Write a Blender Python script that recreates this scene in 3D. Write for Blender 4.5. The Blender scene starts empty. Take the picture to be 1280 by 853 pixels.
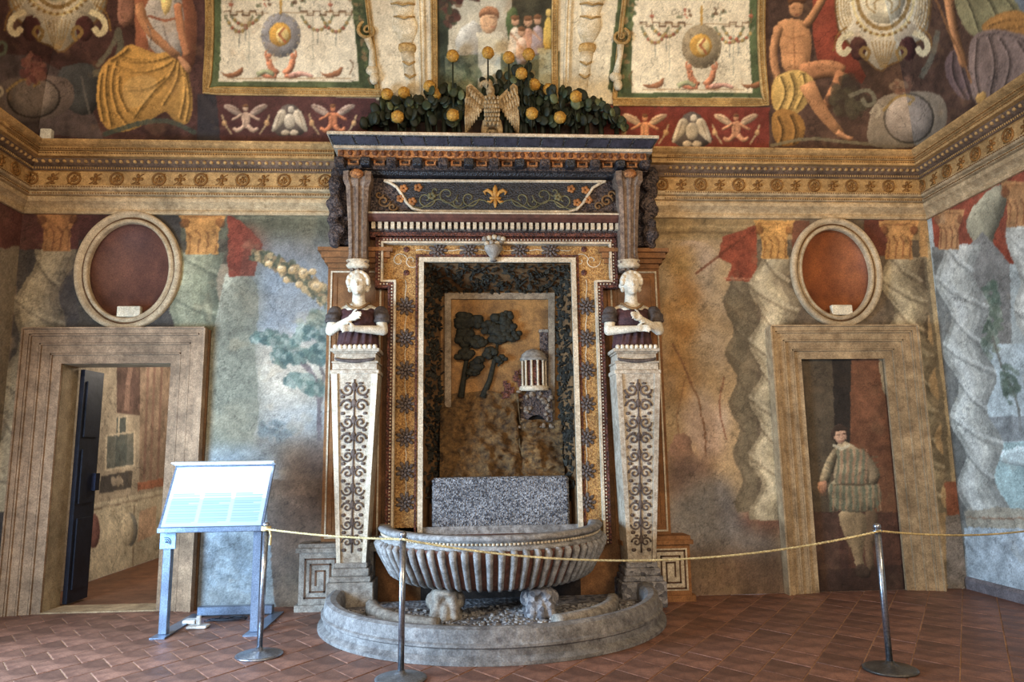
import bpy, math, random
import numpy as np
from mathutils import Vector, Matrix

# ------------------------------------------------------------------ camera, world, lights, exposure
SC = bpy.context.scene
COL = SC.collection
PI = math.pi
F_PX, CAM = 881.7423, Vector((-0.2756, -7.3184, 1.4646))
_p, _y, _r = (math.radians(a) for a in (8.9196, 3.6129, -0.8198))
FW = Vector((math.sin(_y) * math.cos(_p), math.cos(_y) * math.cos(_p), math.sin(_p)))
_ri = Vector((math.cos(_y), -math.sin(_y), 0))
_up = _ri.cross(FW)
RI = _ri * math.cos(_r) + _up * math.sin(_r)
UP = _up * math.cos(_r) - _ri * math.sin(_r)
cd = bpy.data.cameras.new('camera')
cam = bpy.data.objects.new('camera', cd)
COL.objects.link(cam)
cd.sensor_width, cd.lens = 36.0, F_PX / 1280 * 36
cd.clip_start, cd.clip_end = 0.05, 200
Mx = Matrix((RI, UP, -FW)).transposed().to_4x4()
Mx.translation = CAM
cam.matrix_world = Mx
SC.camera = cam

w = bpy.data.worlds.new('sky')
SC.world = w
w.use_nodes = True
w.node_tree.nodes['Background'].inputs[0].default_value = (0.62, 0.80, 1.0, 1)
w.node_tree.nodes['Background'].inputs[1].default_value = 1.6


def area(name, loc, target, size, energy, col, spread=180):
    d = bpy.data.lights.new(name, 'AREA')
    d.shape, d.size, d.size_y, d.energy, d.color = 'RECTANGLE', size[0], size[1], energy, col
    d.spread = math.radians(spread)
    o = bpy.data.objects.new(name, d)
    COL.objects.link(o)
    o.location = loc
    o.rotation_euler = (Vector(target) - Vector(loc)).to_track_quat('-Z', 'Y').to_euler()
    return o


# daylight from a tall window in the left wall and the open loggia behind the visitor, warm museum lamps high on the ledges
area('daylight_window', (-4.80, -3.5, 1.35), (0.2, -0.9, 0.5), (2.0, 1.9), 520, (0.48, 0.72, 1.0), 140)
area('daylight_loggia', (0.0, -10.9, 2.4), (0.0, 0, 1.8), (6.0, 3.6), 205, (1.0, 0.86, 0.66))
area('ledge_lamp', (-3.4, -7.6, 4.5), (-1.0, 0, 4.7), (1.2, 0.3), 175, (1.0, 0.77, 0.50))
area('ledge_lamp', (3.6, -7.6, 4.5), (1.8, 0, 4.0), (1.2, 0.3), 240, (1.0, 0.76, 0.48))
vs = SC.view_settings
vs.view_transform, vs.look, vs.gamma, vs.exposure = 'Standard', 'None', 1.0, -0.12
vs.use_curve_mapping = False
SC.cycles.max_bounces = 6
SC.cycles.use_denoising = True

# ------------------------------------------------------------------ helpers
WX = 4.88                                                    # half width of the room


def ray(u, v):
    return RI * ((u - 640) / F_PX) - UP * ((v - 426.5) / F_PX) + FW


def at(u, v, Y=0.0):                                         # a photo position on the plane y = Y
    d = ray(u, v)
    return CAM + d * ((Y - CAM.y) / d.y)


def atx(u, v, X):                                            # ... on the plane x = X
    d = ray(u, v)
    return CAM + d * ((X - CAM.x) / d.x)


def atz(u, v, Z=0.0):
    d = ray(u, v)
    return CAM + d * ((Z - CAM.z) / d.z)


def s2l(c):
    c = np.asarray(c, float) / 255.0
    return np.where(c <= 0.04045, c / 12.92, ((c + 0.055) / 1.055) ** 2.4)


def rgb(c):
    return tuple(float(x) for x in s2l(c)) + (1.0,)


MATS = {}


def nodes_of(name):
    m = bpy.data.materials.new(name)
    m.use_nodes = True
    nt = m.node_tree
    return m, nt, nt.nodes['Principled BSDF'], nt.nodes.new, nt.links.new


def mat(name, c1, c2=None, scale=6.0, rough=0.75, bump=0.3, metal=0.0, detail=6, kind='noise', dist=0.02, rnd=0.0, spec=0.3, wear=1.0):
    """two-colour procedural material: noise or cell mottling with matching fine relief"""
    if name in MATS:
        return MATS[name]
    m, nt, b, N, L = nodes_of(name)
    c2 = c2 or tuple(x * 0.72 for x in c1)
    tc = N('ShaderNodeTexCoord')
    if kind == 'noise':
        t = N('ShaderNodeTexNoise')
        t.inputs['Scale'].default_value, t.inputs['Detail'].default_value = scale, detail
        t.inputs['Roughness'].default_value = 0.68
        fac, hgt = t.outputs['Fac'], t.outputs['Fac']
    else:
        t = N('ShaderNodeTexVoronoi')
        t.inputs['Scale'].default_value = scale
        sp = N('ShaderNodeSeparateColor')
        L(t.outputs['Color'], sp.inputs[0])
        fac, hgt = sp.outputs[0], t.outputs['Distance']
    L(tc.outputs['Object'], t.inputs['Vector'])
    cr = N('ShaderNodeValToRGB')
    cr.color_ramp.elements[0].position, cr.color_ramp.elements[1].position = (0.32, 0.68) if kind == 'noise' else (0.15, 0.85)
    cr.color_ramp.elements[0].color, cr.color_ramp.elements[1].color = rgb(c2), rgb(c1)
    L(fac, cr.inputs[0])
    out = cr.outputs[0]
    if wear:                                                  # broad stains and fine speckle, each with a shape of its own
        for sc_, lo_, hi_, dt in ((max(.8, min(2.6, scale * .14)), 1 - .42 * wear, 1 + .16 * wear, 5), (85.0, 1 - .26 * wear, 1 + .26 * wear, 2)):
            t2 = N('ShaderNodeTexNoise')
            t2.inputs['Scale'].default_value, t2.inputs['Detail'].default_value, t2.inputs['Roughness'].default_value = sc_, dt, .7
            L(tc.outputs['Object'], t2.inputs['Vector'])
            mp2 = N('ShaderNodeMapRange')
            mp2.inputs[1].default_value, mp2.inputs[2].default_value, mp2.inputs[3].default_value, mp2.inputs[4].default_value = .34, .66, lo_, hi_
            L(t2.outputs['Fac'], mp2.inputs[0])
            vm = N('ShaderNodeVectorMath')
            vm.operation = 'SCALE'
            L(out, vm.inputs[0])
            L(mp2.outputs[0], vm.inputs['Scale'])
            out = vm.outputs[0]
    if rnd:
        oi = N('ShaderNodeObjectInfo')
        hs = N('ShaderNodeHueSaturation')
        mp = N('ShaderNodeMapRange')
        mp.inputs[3].default_value, mp.inputs[4].default_value = 1 - rnd, 1 + rnd
        L(oi.outputs['Random'], mp.inputs[0])
        L(mp.outputs[0], hs.inputs['Value'])
        L(out, hs.inputs['Color'])
        out = hs.outputs[0]
    L(out, b.inputs['Base Color'])
    b.inputs['Roughness'].default_value, b.inputs['Metallic'].default_value = rough, metal
    b.inputs['Specular IOR Level'].default_value = spec
    if bump:
        bp = N('ShaderNodeBump')
        bp.inputs['Strength'].default_value, bp.inputs['Distance'].default_value = bump, dist
        L(hgt, bp.inputs['Height'])
        L(bp.outputs[0], b.inputs['Normal'])
    MATS[name] = m
    return m


def paint_mat(name, grain=0.22, rough=0.8, gscale=70.0, bump=0.25):
    """pigment from the mesh's own colour attribute, broken up by plaster grain"""
    m, nt, b, N, L = nodes_of(name)
    a = N('ShaderNodeAttribute')
    a.attribute_name = 'pigment'
    tc = N('ShaderNodeTexCoord')
    t = N('ShaderNodeTexNoise')
    t.inputs['Scale'].default_value, t.inputs['Detail'].default_value, t.inputs['Roughness'].default_value = gscale, 4, 0.7
    L(tc.outputs['Object'], t.inputs['Vector'])
    mp = N('ShaderNodeMapRange')
    mp.inputs[1].default_value, mp.inputs[2].default_value = 0.3, 0.7
    mp.inputs[3].default_value, mp.inputs[4].default_value = 1 - grain, 1 + grain
    L(t.outputs['Fac'], mp.inputs[0])
    mx = N('ShaderNodeVectorMath')
    mx.operation = 'SCALE'
    L(a.outputs['Color'], mx.inputs[0])
    L(mp.outputs[0], mx.inputs['Scale'])
    L(mx.outputs[0], b.inputs['Base Color'])
    b.inputs['Roughness'].default_value = rough
    b.inputs['Specular IOR Level'].default_value = 0.2
    bp = N('ShaderNodeBump')
    bp.inputs['Strength'].default_value, bp.inputs['Distance'].default_value = bump, 0.01
    L(t.outputs['Fac'], bp.inputs['Height'])
    L(bp.outputs[0], b.inputs['Normal'])
    return m


class MB:
    """collects shapes in world coordinates; build() links them as one mesh"""

    def __init__(s):
        s.v, s.f = [], []

    def add(s, vs, fs):
        n = len(s.v)
        s.v += [tuple(p) for p in vs]
        s.f += [tuple(i + n for i in f) for f in fs]
        return s

    def box(s, x0, x1, y0, y1, z0, z1):
        return s.add([(x0, y0, z0), (x1, y0, z0), (x1, y1, z0), (x0, y1, z0), (x0, y0, z1), (x1, y0, z1), (x1, y1, z1), (x0, y1, z1)],
                     [(0, 3, 2, 1), (4, 5, 6, 7), (0, 1, 5, 4), (1, 2, 6, 5), (2, 3, 7, 6), (3, 0, 4, 7)])

    def bbox(s, x0, x1, y0, y1, z0, z1, b=0.01):              # box with chamfered front and vertical edges
        X, Y = (x0, x0 + b, x1 - b, x1), (y0, y0 + b, y1 - b, y1)
        ring = [(X[1], Y[0]), (X[2], Y[0]), (X[3], Y[1]), (X[3], Y[2]), (X[2], Y[3]), (X[1], Y[3]), (X[0], Y[2]), (X[0], Y[1])]
        cx, cy = (x0 + x1) / 2, (y0 + y1) / 2
        kx, ky = 1 - 2 * b / (x1 - x0), 1 - 2 * b / (y1 - y0)
        rs = [(kx, ky, z0), (1, 1, z0 + b), (1, 1, z1 - b), (kx, ky, z1)]
        vs = [(cx + (x - cx) * a, cy + (y - cy) * c, z) for a, c, z in rs for x, y in ring]
        return s.loops(vs, 8, 4)

    def loops(s, vs, n, m, cap=True, closed=True):
        fs = []
        for j in range(m - 1):
            for i in range(n if closed else n - 1):
                k = (i + 1) % n
                fs.append((j * n + i, j * n + k, (j + 1) * n + k, (j + 1) * n + i))
        if cap:
            fs += [tuple(range(n))[::-1], tuple(range((m - 1) * n, m * n))]
        return s.add(vs, fs)

    def lathe(s, prof, c=(0, 0, 0), n=24, a0=0.0, a1=2 * PI, sx=1.0, sy=1.0):
        full = abs(a1 - a0 - 2 * PI) < 1e-6
        k = n if full else n + 1
        vs = [(c[0] + r * sx * math.cos(a0 + (a1 - a0) * i / n), c[1] + r * sy * math.sin(a0 + (a1 - a0) * i / n), c[2] + z)
              for r, z in prof for i in range(k)]
        return s.loops(vs, k, len(prof), cap=True, closed=full)

    def tube(s, pts, r, n=8, cap=True):
        pts = [Vector(p) for p in pts]
        rr = r if hasattr(r, '__len__') else [r] * len(pts)
        vs, prev = [], None
        for i, p in enumerate(pts):
            d = (pts[min(i + 1, len(pts) - 1)] - pts[max(i - 1, 0)])
            d = d.normalized() if d.length > 1e-9 else Vector((0, 0, 1))
            u = (prev - d * prev.dot(d)) if prev is not None else d.orthogonal()
            u = u.normalized() if u.length > 1e-6 else d.orthogonal().normalized()
            prev = u
            q = d.cross(u)
            vs += [p + (u * math.cos(2 * PI * k / n) + q * math.sin(2 * PI * k / n)) * rr[i] for k in range(n)]
        return s.loops(vs, n, len(pts), cap)

    def prism(s, poly, y0, y1):                              # outline in x,z pushed from y0 (front) to y1
        n = len(poly)
        vs = [(x, y0, z) for x, z in poly] + [(x, y1, z) for x, z in poly]
        fs = [tuple(range(n)), tuple(range(n, 2 * n))[::-1]] + [(i, n + i, n + (i + 1) % n, (i + 1) % n) for i in range(n)]
        return s.add(vs, fs)

    def strip(s, outer, inner, y0, y1):                      # closed band between two outlines in x,z
        n = len(outer)
        vs = [(x, y0, z) for x, z in outer] + [(x, y0, z) for x, z in inner] + [(x, y1, z) for x, z in outer] + [(x, y1, z) for x, z in inner]
        fs = []
        for i in range(n):
            k = (i + 1) % n
            fs += [(i, k, n + k, n + i), (2 * n + i, 3 * n + i, 3 * n + k, 2 * n + k), (i, 2 * n + i, 2 * n + k, k), (n + i, n + k, 3 * n + k, 3 * n + i)]
        return s.add(vs, fs)

    def ball(s, c, r, n=10, m=7, rot=None):
        r = r if hasattr(r, '__len__') else (r, r, r)
        vs = []
        for j in range(1, m):
            t = PI * j / m
            for i in range(n):
                a = 2 * PI * i / n
                p = Vector((r[0] * math.sin(t) * math.cos(a), r[1] * math.sin(t) * math.sin(a), r[2] * math.cos(t)))
                if rot is not None:
                    p = rot @ p
                vs.append((c[0] + p.x, c[1] + p.y, c[2] + p.z))
        return s.loops(vs, n, m - 1)

    def sweep(s, path, prof, closed=False, cap=True):
        """profile points (out, z) swept along a horizontal path of (x, y); out is to the right of travel, mitred"""
        P = [Vector(p) for p in path]
        n, k = len(P), len(prof)
        vs = []
        for i, p in enumerate(P):
            a = P[i - 1] if (closed or i) else None
            c = P[(i + 1) % n] if (closed or i < n - 1) else None
            d0 = (p - a).normalized() if a is not None else (c - p).normalized()
            d1 = (c - p).normalized() if c is not None else d0
            n0, n1 = Vector((d0.y, -d0.x)), Vector((d1.y, -d1.x))
            mt = (n0 + n1)
            mt = mt.normalized()
            mt = mt / max(0.35, mt.dot(n0))
            vs += [(p.x + mt.x * o, p.y + mt.y * o, z) for o, z in prof]
        fs = []
        for i in range(n if closed else n - 1):
            j = (i + 1) % n
            for q in range(k):
                t = (q + 1) % k
                fs.append((i * k + q, j * k + q, j * k + t, i * k + t))
        if cap and not closed:
            fs += [tuple(range(k)), tuple(range((n - 1) * k, n * k))[::-1]]
        return s.add(vs, fs)

    def mesh(s, name, m, smooth=False, off=(0, 0, 0)):
        me = bpy.data.meshes.new(name)
        o = Vector(off)
        me.from_pydata([tuple(Vector(p) - o) for p in s.v], [], s.f)
        me.materials.append(m)
        if smooth:
            me.shade_smooth()
        return me

    def build(s, name, m, parent=None, smooth=False, loc=None, fix=True):
        off = wloc(parent) if loc is None else Vector(loc)
        me = s.mesh(name, m, smooth, off)
        if fix:
            import bmesh
            bm = bmesh.new()
            bm.from_mesh(me)
            bmesh.ops.recalc_face_normals(bm, faces=bm.faces)
            bm.to_mesh(me)
            bm.free()
            if smooth:
                me.shade_smooth()
        return link(name, me, parent, off - wloc(parent))


def wloc(o):
    p = Vector((0, 0, 0))
    while o is not None:
        p += Vector(o.location)
        o = o.parent
    return p


def link(name, me, parent=None, loc=(0, 0, 0)):
    o = bpy.data.objects.new(name, me)
    COL.objects.link(o)
    o.location = loc
    o.parent = parent
    return o


def tag(o, label=None, cat=None, group=None, kind=None):
    for k, v in (('label', label), ('category', cat), ('group', group), ('kind', kind)):
        if v:
            o[k] = v
    return o


def thing(name, loc, label, cat, group=None):
    o = link(name, None, None, loc)
    o.empty_display_size = 0.1
    return tag(o, label, cat, group)


def struct(o):
    o['kind'] = 'structure'
    return o


def remesh(name, parts, m, parent, voxel=0.012, smooth=4, rough=None):
    """melt overlapping shapes into one continuous skin"""
    off = wloc(parent)
    me = parts.mesh(name, m, True, off)
    o = bpy.data.objects.new(name, me)
    COL.objects.link(o)
    r = o.modifiers.new('melt', 'REMESH')
    r.mode, r.voxel_size, r.use_smooth_shade = 'VOXEL', voxel, True
    if smooth:
        sm = o.modifiers.new('soften', 'SMOOTH')
        sm.iterations, sm.factor = smooth, 0.5
    dg = bpy.context.evaluated_depsgraph_get()
    dg.update()
    new = bpy.data.meshes.new_from_object(o.evaluated_get(dg))
    new.name = name
    bpy.data.objects.remove(o)
    if not new.materials:
        new.materials.append(m)
    new.shade_smooth()
    return link(name, new, parent)


def capsule(mb, a, b, ra, rb, n=12):
    a, b = Vector(a), Vector(b)
    mb.tube([a + (b - a) * t for t in (0, .25, .5, .75, 1)], [ra + (rb - ra) * t for t in (0, .25, .5, .75, 1)], n)
    mb.ball(a, ra, n, 8)
    mb.ball(b, rb, n, 8)


def smoothpoly(pts, it=2, closed=True):
    p = [Vector((q[0], q[1])) for q in pts]
    for _ in range(it):
        o, n = [], len(p)
        for i in range(n if closed else n - 1):
            a, b = p[i], p[(i + 1) % n]
            o += [a * .75 + b * .25, a * .25 + b * .75]
        if not closed:
            o = [p[0]] + o + [p[-1]]
        p = o
    return [(q.x, q.y) for q in p]


def spiral(cx, cz, r0, turns, a0, sgn=1, n=26, k=0.12):
    return [(cx + r0 * (1 - (1 - k) * i / n) * math.cos(a0 + sgn * 2 * PI * turns * i / n),
             cz + r0 * (1 - (1 - k) * i / n) * math.sin(a0 + sgn * 2 * PI * turns * i / n)) for i in range(n + 1)]


# ------------------------------------------------------------------ pigment canvas: flat painting laid on a surface
RNG = np.random.default_rng(7)


def fnoise(h, w, cell, seed):
    g = np.random.default_rng(seed)
    out, amp, tot = np.zeros((h, w)), 1.0, 0.0
    while cell >= 2:
        gh, gw = int(h / cell) + 3, int(w / cell) + 3
        r = g.random((gh, gw))
        yy, xx = np.arange(h) / cell, np.arange(w) / cell
        y0, x0 = yy.astype(int), xx.astype(int)
        fy, fx = (yy - y0)[:, None], (xx - x0)[None]
        fy, fx = fy * fy * (3 - 2 * fy), fx * fx * (3 - 2 * fx)
        v = (r[y0][:, x0] * (1 - fy) * (1 - fx) + r[y0 + 1][:, x0] * fy * (1 - fx) + r[y0][:, x0 + 1] * (1 - fy) * fx + r[y0 + 1][:, x0 + 1] * fy * fx)
        out += amp * v
        tot += amp
        amp *= 0.62
        cell /= 2
    return out / tot


def blur(a, r):
    for ax in (0, 1):
        p = np.pad(a, [(r + 1, r) if i == ax else (0, 0) for i in (0, 1)], mode='edge')
        c = np.cumsum(p, ax)
        n = a.shape[ax]
        a = (np.take(c, np.arange(2 * r + 1, n + 2 * r + 1), ax) - np.take(c, np.arange(n), ax)) / (2 * r + 1)
    return a


class Canvas:
    def __init__(s, s0, s1, t0, t1, d, conv, base):
        s.s0, s.t0, s.d, s.conv = s0, t0, d, conv
        s.w, s.h = int(round((s1 - s0) / d)) + 1, int(round((t1 - t0) / d)) + 1
        s.a = np.zeros((s.h, s.w, 3)) + np.array(base, float)
        s.n1, s.n2 = fnoise(s.h, s.w, 48, 3), fnoise(s.h, s.w, 12, 5)

    def P(s, pts):
        return np.array([s.conv(*q) for q in pts], float)

    def _px(s, pts):
        q = s.P(pts)
        return np.stack([(q[:, 0] - s.s0) / s.d, (q[:, 1] - s.t0) / s.d], 1)

    def _put(s, x0, y0, m, col, al, col2=None, dr=None, mott=0.0):
        h, w = m.shape
        if al >= 0 and h > 2 and w > 2:
            k = np.pad(m, 1, mode='edge')
            m = (k[1:-1, 1:-1] * 4 + k[:-2, 1:-1] + k[2:, 1:-1] + k[1:-1, :-2] + k[1:-1, 2:]) / 8
        c = np.zeros((h, w, 3)) + np.asarray(col, float)
        if col2 is not None:
            gx, gy = np.meshgrid(np.arange(w) / max(1, w - 1), np.arange(h) / max(1, h - 1))
            g = gx if dr == 'x' else gy
            c = c * (1 - g[..., None]) + np.array(col2, float) * g[..., None]
        if mott:
            c = c * (1 + mott * ((s.n2[y0:y0 + h, x0:x0 + w] + s.n1[y0:y0 + h, x0:x0 + w]) - 1.0) * 2.2)[..., None]
        k = (m * abs(al))[..., None]
        s.a[y0:y0 + h, x0:x0 + w] = s.a[y0:y0 + h, x0:x0 + w] * (1 - k) + c * k

    def poly(s, pts, col, al=1.0, sm=0, col2=None, dr='y', mott=0.12, vol=None):
        vol = (.42 if sm else 0) if vol is None else vol
        if sm:
            pts = smoothpoly(pts, sm)
        q = s._px(pts)
        x0, y0 = np.maximum(np.floor(q.min(0)).astype(int) - 1, 0)
        x1, y1 = np.minimum(np.ceil(q.max(0)).astype(int) + 2, [s.w, s.h])
        if x1 - x0 < 1 or y1 - y0 < 1:
            return s
        X, Y = np.meshgrid(np.arange(x0, x1), np.arange(y0, y1))
        m = np.zeros(X.shape, bool)
        n = len(q)
        for i in range(n):
            (ax, ay), (bx, by) = q[i], q[(i + 1) % n]
            if ay == by:
                continue
            c = (Y >= min(ay, by)) & (Y < max(ay, by))
            m ^= c & (X < (bx - ax) * (Y - ay) / (by - ay) + ax)
        m = m.astype(float)
        if vol and min(m.shape) > 5:                          # the painter's own modelling: lit from upper left, darker contour
            r = max(1, int(min(m.shape) * .13))
            b = blur(blur(m, r), r)
            gy, gx = np.gradient(b)
            k = r * 2.2
            f = 1 + vol * (np.clip((gx * .6 - gy * .8) * k, -1, 1) + .55 * (b - .8))
            c3 = np.array(col, float) * np.ones(m.shape + (3,)) * np.clip(f, .35, 1.5)[..., None]
            s._put(x0, y0, m, c3, al, None, dr, mott)
        else:
            s._put(x0, y0, m, col, al, col2, dr, mott)
        return s

    def rect(s, u0, v0, u1, v1, col, al=1.0, **k):
        return s.poly([(u0, v0), (u1, v0), (u1, v1), (u0, v1)], col, al, **k)

    def ell(s, u, v, ru, rv, col, al=1.0, rot=0.0, **k):
        k.setdefault('vol', .35)
        c, n = math.cos(rot), math.sin(rot)
        return s.poly([(u + ru * math.cos(t) * c - rv * math.sin(t) * n, v + ru * math.cos(t) * n + rv * math.sin(t) * c)
                       for t in (2 * PI * i / 20 for i in range(20))], col, al, **k)

    def line(s, pts, wd, col, al=1.0, sm=0, mott=0.05):
        """brush stroke wd photo pixels wide"""
        if sm:
            pts = smoothpoly(pts, sm, False)
        for (ax, ay), (bx, by) in zip(pts[:-1], pts[1:]):
            l = math.hypot(bx - ax, by - ay) or 1
            nx, ny = -(by - ay) / l * wd / 2, (bx - ax) / l * wd / 2
            ex, ey = (bx - ax) / l * wd * .3, (by - ay) / l * wd * .3
            s.poly([(ax + nx - ex, ay + ny - ey), (bx + nx + ex, by + ny + ey), (bx - nx + ex, by - ny + ey), (ax - nx - ex, ay - ny - ey)], col, al, mott=mott)
        return s

    def smear(s, u0, v0, u1, v1, r, amt=1.0):
        """rub the colours of a patch into each other, fading out towards its edge"""
        q = s._px([(u0, v0), (u1, v1), (u0, v1), (u1, v0)])
        x0, y0 = np.maximum(q.min(0).astype(int), 0)
        x1, y1 = np.minimum(q.max(0).astype(int), [s.w, s.h])
        if x1 - x0 < 8 or y1 - y0 < 8:
            return s
        reg = s.a[y0:y1, x0:x1]
        bl = np.stack([blur(blur(reg[..., i], r), r) for i in range(3)], -1)
        ex = np.clip(np.minimum(np.arange(x1 - x0), np.arange(x1 - x0)[::-1]) / (1.5 * r), 0, 1)
        ey = np.clip(np.minimum(np.arange(y1 - y0), np.arange(y1 - y0)[::-1]) / (1.5 * r), 0, 1)
        m = (ey[:, None] * ex[None])[..., None] * amt
        s.a[y0:y1, x0:x1] = reg * (1 - m) + bl * m
        return s

    def limb(s, pts, w0, w1, col, al=1.0, vol=.6):
        """tapered, rounded painted form along a path"""
        p = smoothpoly(pts, 2, False)
        n = len(p)
        lf, rg = [], []
        for i, (x, y) in enumerate(p):
            ax, ay = p[max(0, i - 1)]
            bx, by = p[min(n - 1, i + 1)]
            l = math.hypot(bx - ax, by - ay) or 1
            h = (w0 + (w1 - w0) * i / (n - 1)) / 2 * (1.0 if 0 < i < n - 1 else .7)
            lf.append((x - (by - ay) / l * h, y + (bx - ax) / l * h))
            rg.append((x + (by - ay) / l * h, y - (bx - ax) / l * h))
        return s.poly(lf + rg[::-1], col, al, vol=vol, mott=.08)

    def drape(s, out, col, folds, vol=.16):
        """cloth: outline plus fold lines, each a soft hollow with a lit edge"""
        s.poly(out, col, sm=2, vol=vol, mott=.14)
        dk, dk2, lt = (tuple(min(255, x * f) for x in col) for f in (.62, .42, 1.28))
        for i, p in enumerate(folds):
            w = 5.5 if i % 2 else 4
            s.line([(x + 1.5, y) for x, y in p], w, dk, .42, sm=2)
            s.line(p, 1.6, dk2, .75, sm=2)
            s.line([(x - 2.8, y - .6) for x, y in p], 2.6, lt, .5, sm=2)
        return s

    def blobs(s, u, v, ru, rv, n, r, cols, seed, al=0.9):
        g = random.Random(seed)
        for _ in range(n):
            a, q = g.random() * 2 * PI, math.sqrt(g.random())
            rr = r * (0.6 + 0.8 * g.random())
            s.ell(u + ru * q * math.cos(a), v + rv * q * math.sin(a), rr, rr * (0.45 + .4 * g.random()), g.choice(cols), al, rot=g.random() * 2, vol=0)
        return s

    def weather(s, k=0.16, tint=(150, 130, 100), ta=0.10, seed=0, sat=.8, warp=1.6, bright=1.0):
        """age: hand-drawn wobble, faded colour, patchy stains, rubbed spots and fine craquelure"""
        H, W = s.h, s.w
        yy, xx = np.meshgrid(np.arange(H), np.arange(W), indexing='ij')
        wy = (fnoise(H, W, 14, 51 + seed) - .5) * 2 * warp * 2.2
        wx = (fnoise(H, W, 14, 52 + seed) - .5) * 2 * warp * 2.2
        s.a = s.a[np.clip((yy + wy).round().astype(int), 0, H - 1), np.clip((xx + wx).round().astype(int), 0, W - 1)]
        g = s.a.mean(-1, keepdims=True)
        s.a = g + (s.a - g) * sat
        m = np.clip((fnoise(H, W, 60, 21 + seed) - 0.5) * 5, 0, 1)[..., None] * ta
        s.a = s.a * (1 - m) + np.array(tint, float) * m
        n, n2, n3 = fnoise(H, W, 90, 11 + seed) - .5, fnoise(H, W, 22, 12 + seed) - .5, fnoise(H, W, 5, 13 + seed) - .5
        f = RNG.random((H, W)) - 0.5
        s.a *= bright * (1 + k * (2.2 * n + 1.1 * n2 + 1.5 * n3 + 1.3 * f))[..., None]
        cr = np.abs(fnoise(H, W, 40, 61 + seed) - .5)
        s.a *= np.where(cr < .006, .82, 1.0)[..., None]
        rub = np.clip((fnoise(H, W, 26, 71 + seed) - .66) * 9, 0, 1)[..., None]
        s.a = s.a * (1 - .2 * rub) + np.array(tint, float) * 1.15 * .2 * rub
        return s

    def mesh(s, name, place, m, keep=None, flip=False, parent=None):
        """grid whose points carry the pigment; place(S,T) gives x,y,z arrays; keep(Sc,Tc) masks cells"""
        S, T = np.meshgrid(s.s0 + np.arange(s.w) * s.d, s.t0 + np.arange(s.h) * s.d)
        X, Y, Z = place(S, T)
        co = np.stack([X, Y, Z], -1).reshape(-1, 3).astype(np.float32)
        idx = np.arange(s.w * s.h).reshape(s.h, s.w)
        q = np.stack([idx[:-1, :-1], idx[:-1, 1:], idx[1:, 1:], idx[1:, :-1]], -1)
        if flip:
            q = q[..., ::-1]
        if keep is not None:
            q = q[keep(S[:-1, :-1] + s.d / 2, T[:-1, :-1] + s.d / 2)]
        q = q.reshape(-1, 4)
        used = np.unique(q)
        rm = np.full(s.w * s.h, -1)
        rm[used] = np.arange(len(used))
        q, co = rm[q], co[used]
        col = np.ones((len(used), 4), np.float32)
        col[:, :3] = s2l(np.clip(s.a, 0, 255)).reshape(-1, 3)[used]
        me = bpy.data.meshes.new(name)
        me.vertices.add(len(co))
        me.vertices.foreach_set('co', co.ravel())
        me.loops.add(q.size)
        me.loops.foreach_set('vertex_index', q.ravel().astype(np.int32))
        me.polygons.add(len(q))
        me.polygons.foreach_set('loop_start', np.arange(0, q.size, 4, dtype=np.int32))
        ca = me.color_attributes.new('pigment', 'FLOAT_COLOR', 'POINT')
        ca.data.foreach_set('color', col.ravel())
        me.update()
        me.validate()
        me.materials.append(m)
        me.shade_smooth()
        return link(name, me, parent)

# ------------------------------------------------------------------ the setting: floor
STONE = mat('door_stone', (184, 158, 122), (134, 110, 82), 9, .8, .35)
MORTAR = mat('mortar', (186, 148, 118), (150, 114, 90), 20, .9, .3)
TILE = mat('terracotta', (138, 98, 80), (92, 62, 52), 7, .5, .25, rnd=.22, spec=.4)
floor = struct(MB().box(-WX - .3, WX + .3, -11.3, 0.34, -.2, -.006).build('floor', MORTAR))
TA = Vector((math.cos(math.radians(54)), math.sin(math.radians(54))))
TB = Vector((math.cos(math.radians(-53)), math.sin(math.radians(-53))))
TL = 0.295


def clip(poly, axis, val, keep_less):
    out = []
    for i in range(len(poly)):
        a, b = poly[i], poly[(i + 1) % len(poly)]
        ia, ib = (a[axis] <= val) == keep_less, (b[axis] <= val) == keep_less
        if ia:
            out.append(a)
        if ia != ib:
            t = (val - a[axis]) / (b[axis] - a[axis])
            out.append((a[0] + (b[0] - a[0]) * t, a[1] + (b[1] - a[1]) * t))
    return out


def tile_mesh(poly):
    n = len(poly)
    cx, cy = sum(p[0] for p in poly) / n, sum(p[1] for p in poly) / n
    k = .975
    vs = [(x, y, -.016) for x, y in poly] + [(x, y, -.003) for x, y in poly] + [(cx + (x - cx) * k, cy + (y - cy) * k, 0) for x, y in poly]
    fs = [tuple(range(2 * n, 3 * n))]
    for j in (0, 1):
        fs += [(j * n + i, j * n + (i + 1) % n, (j + 1) * n + (i + 1) % n, (j + 1) * n + i) for i in range(n)]
    return vs, fs


g = .5 - .013
RH = [tuple(TA * TL * a + TB * TL * b) for a, b in ((-g, -g), (-g, g), (g, g), (g, -g))]
shared_tile = MB().add(*tile_mesh(RH)).mesh('tile', TILE)
rd = random.Random(4)
spots = []
for i in range(-30, 31):
    for j in range(-30, 31):
        c = TA * (TL * (i + (.5 if j % 2 else 0))) + TB * (TL * j) + Vector((0, -1.6))
        poly = [(c.x + x, c.y + y) for x, y in RH]
        for ax, v, less in ((0, WX, True), (0, -WX, False), (1, 0.0, True), (1, -3.6, False)):
            poly = clip(poly, ax, v, less) if len(poly) > 2 else []
        if len(poly) > 2:
            spots.append((c, poly))
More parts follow.
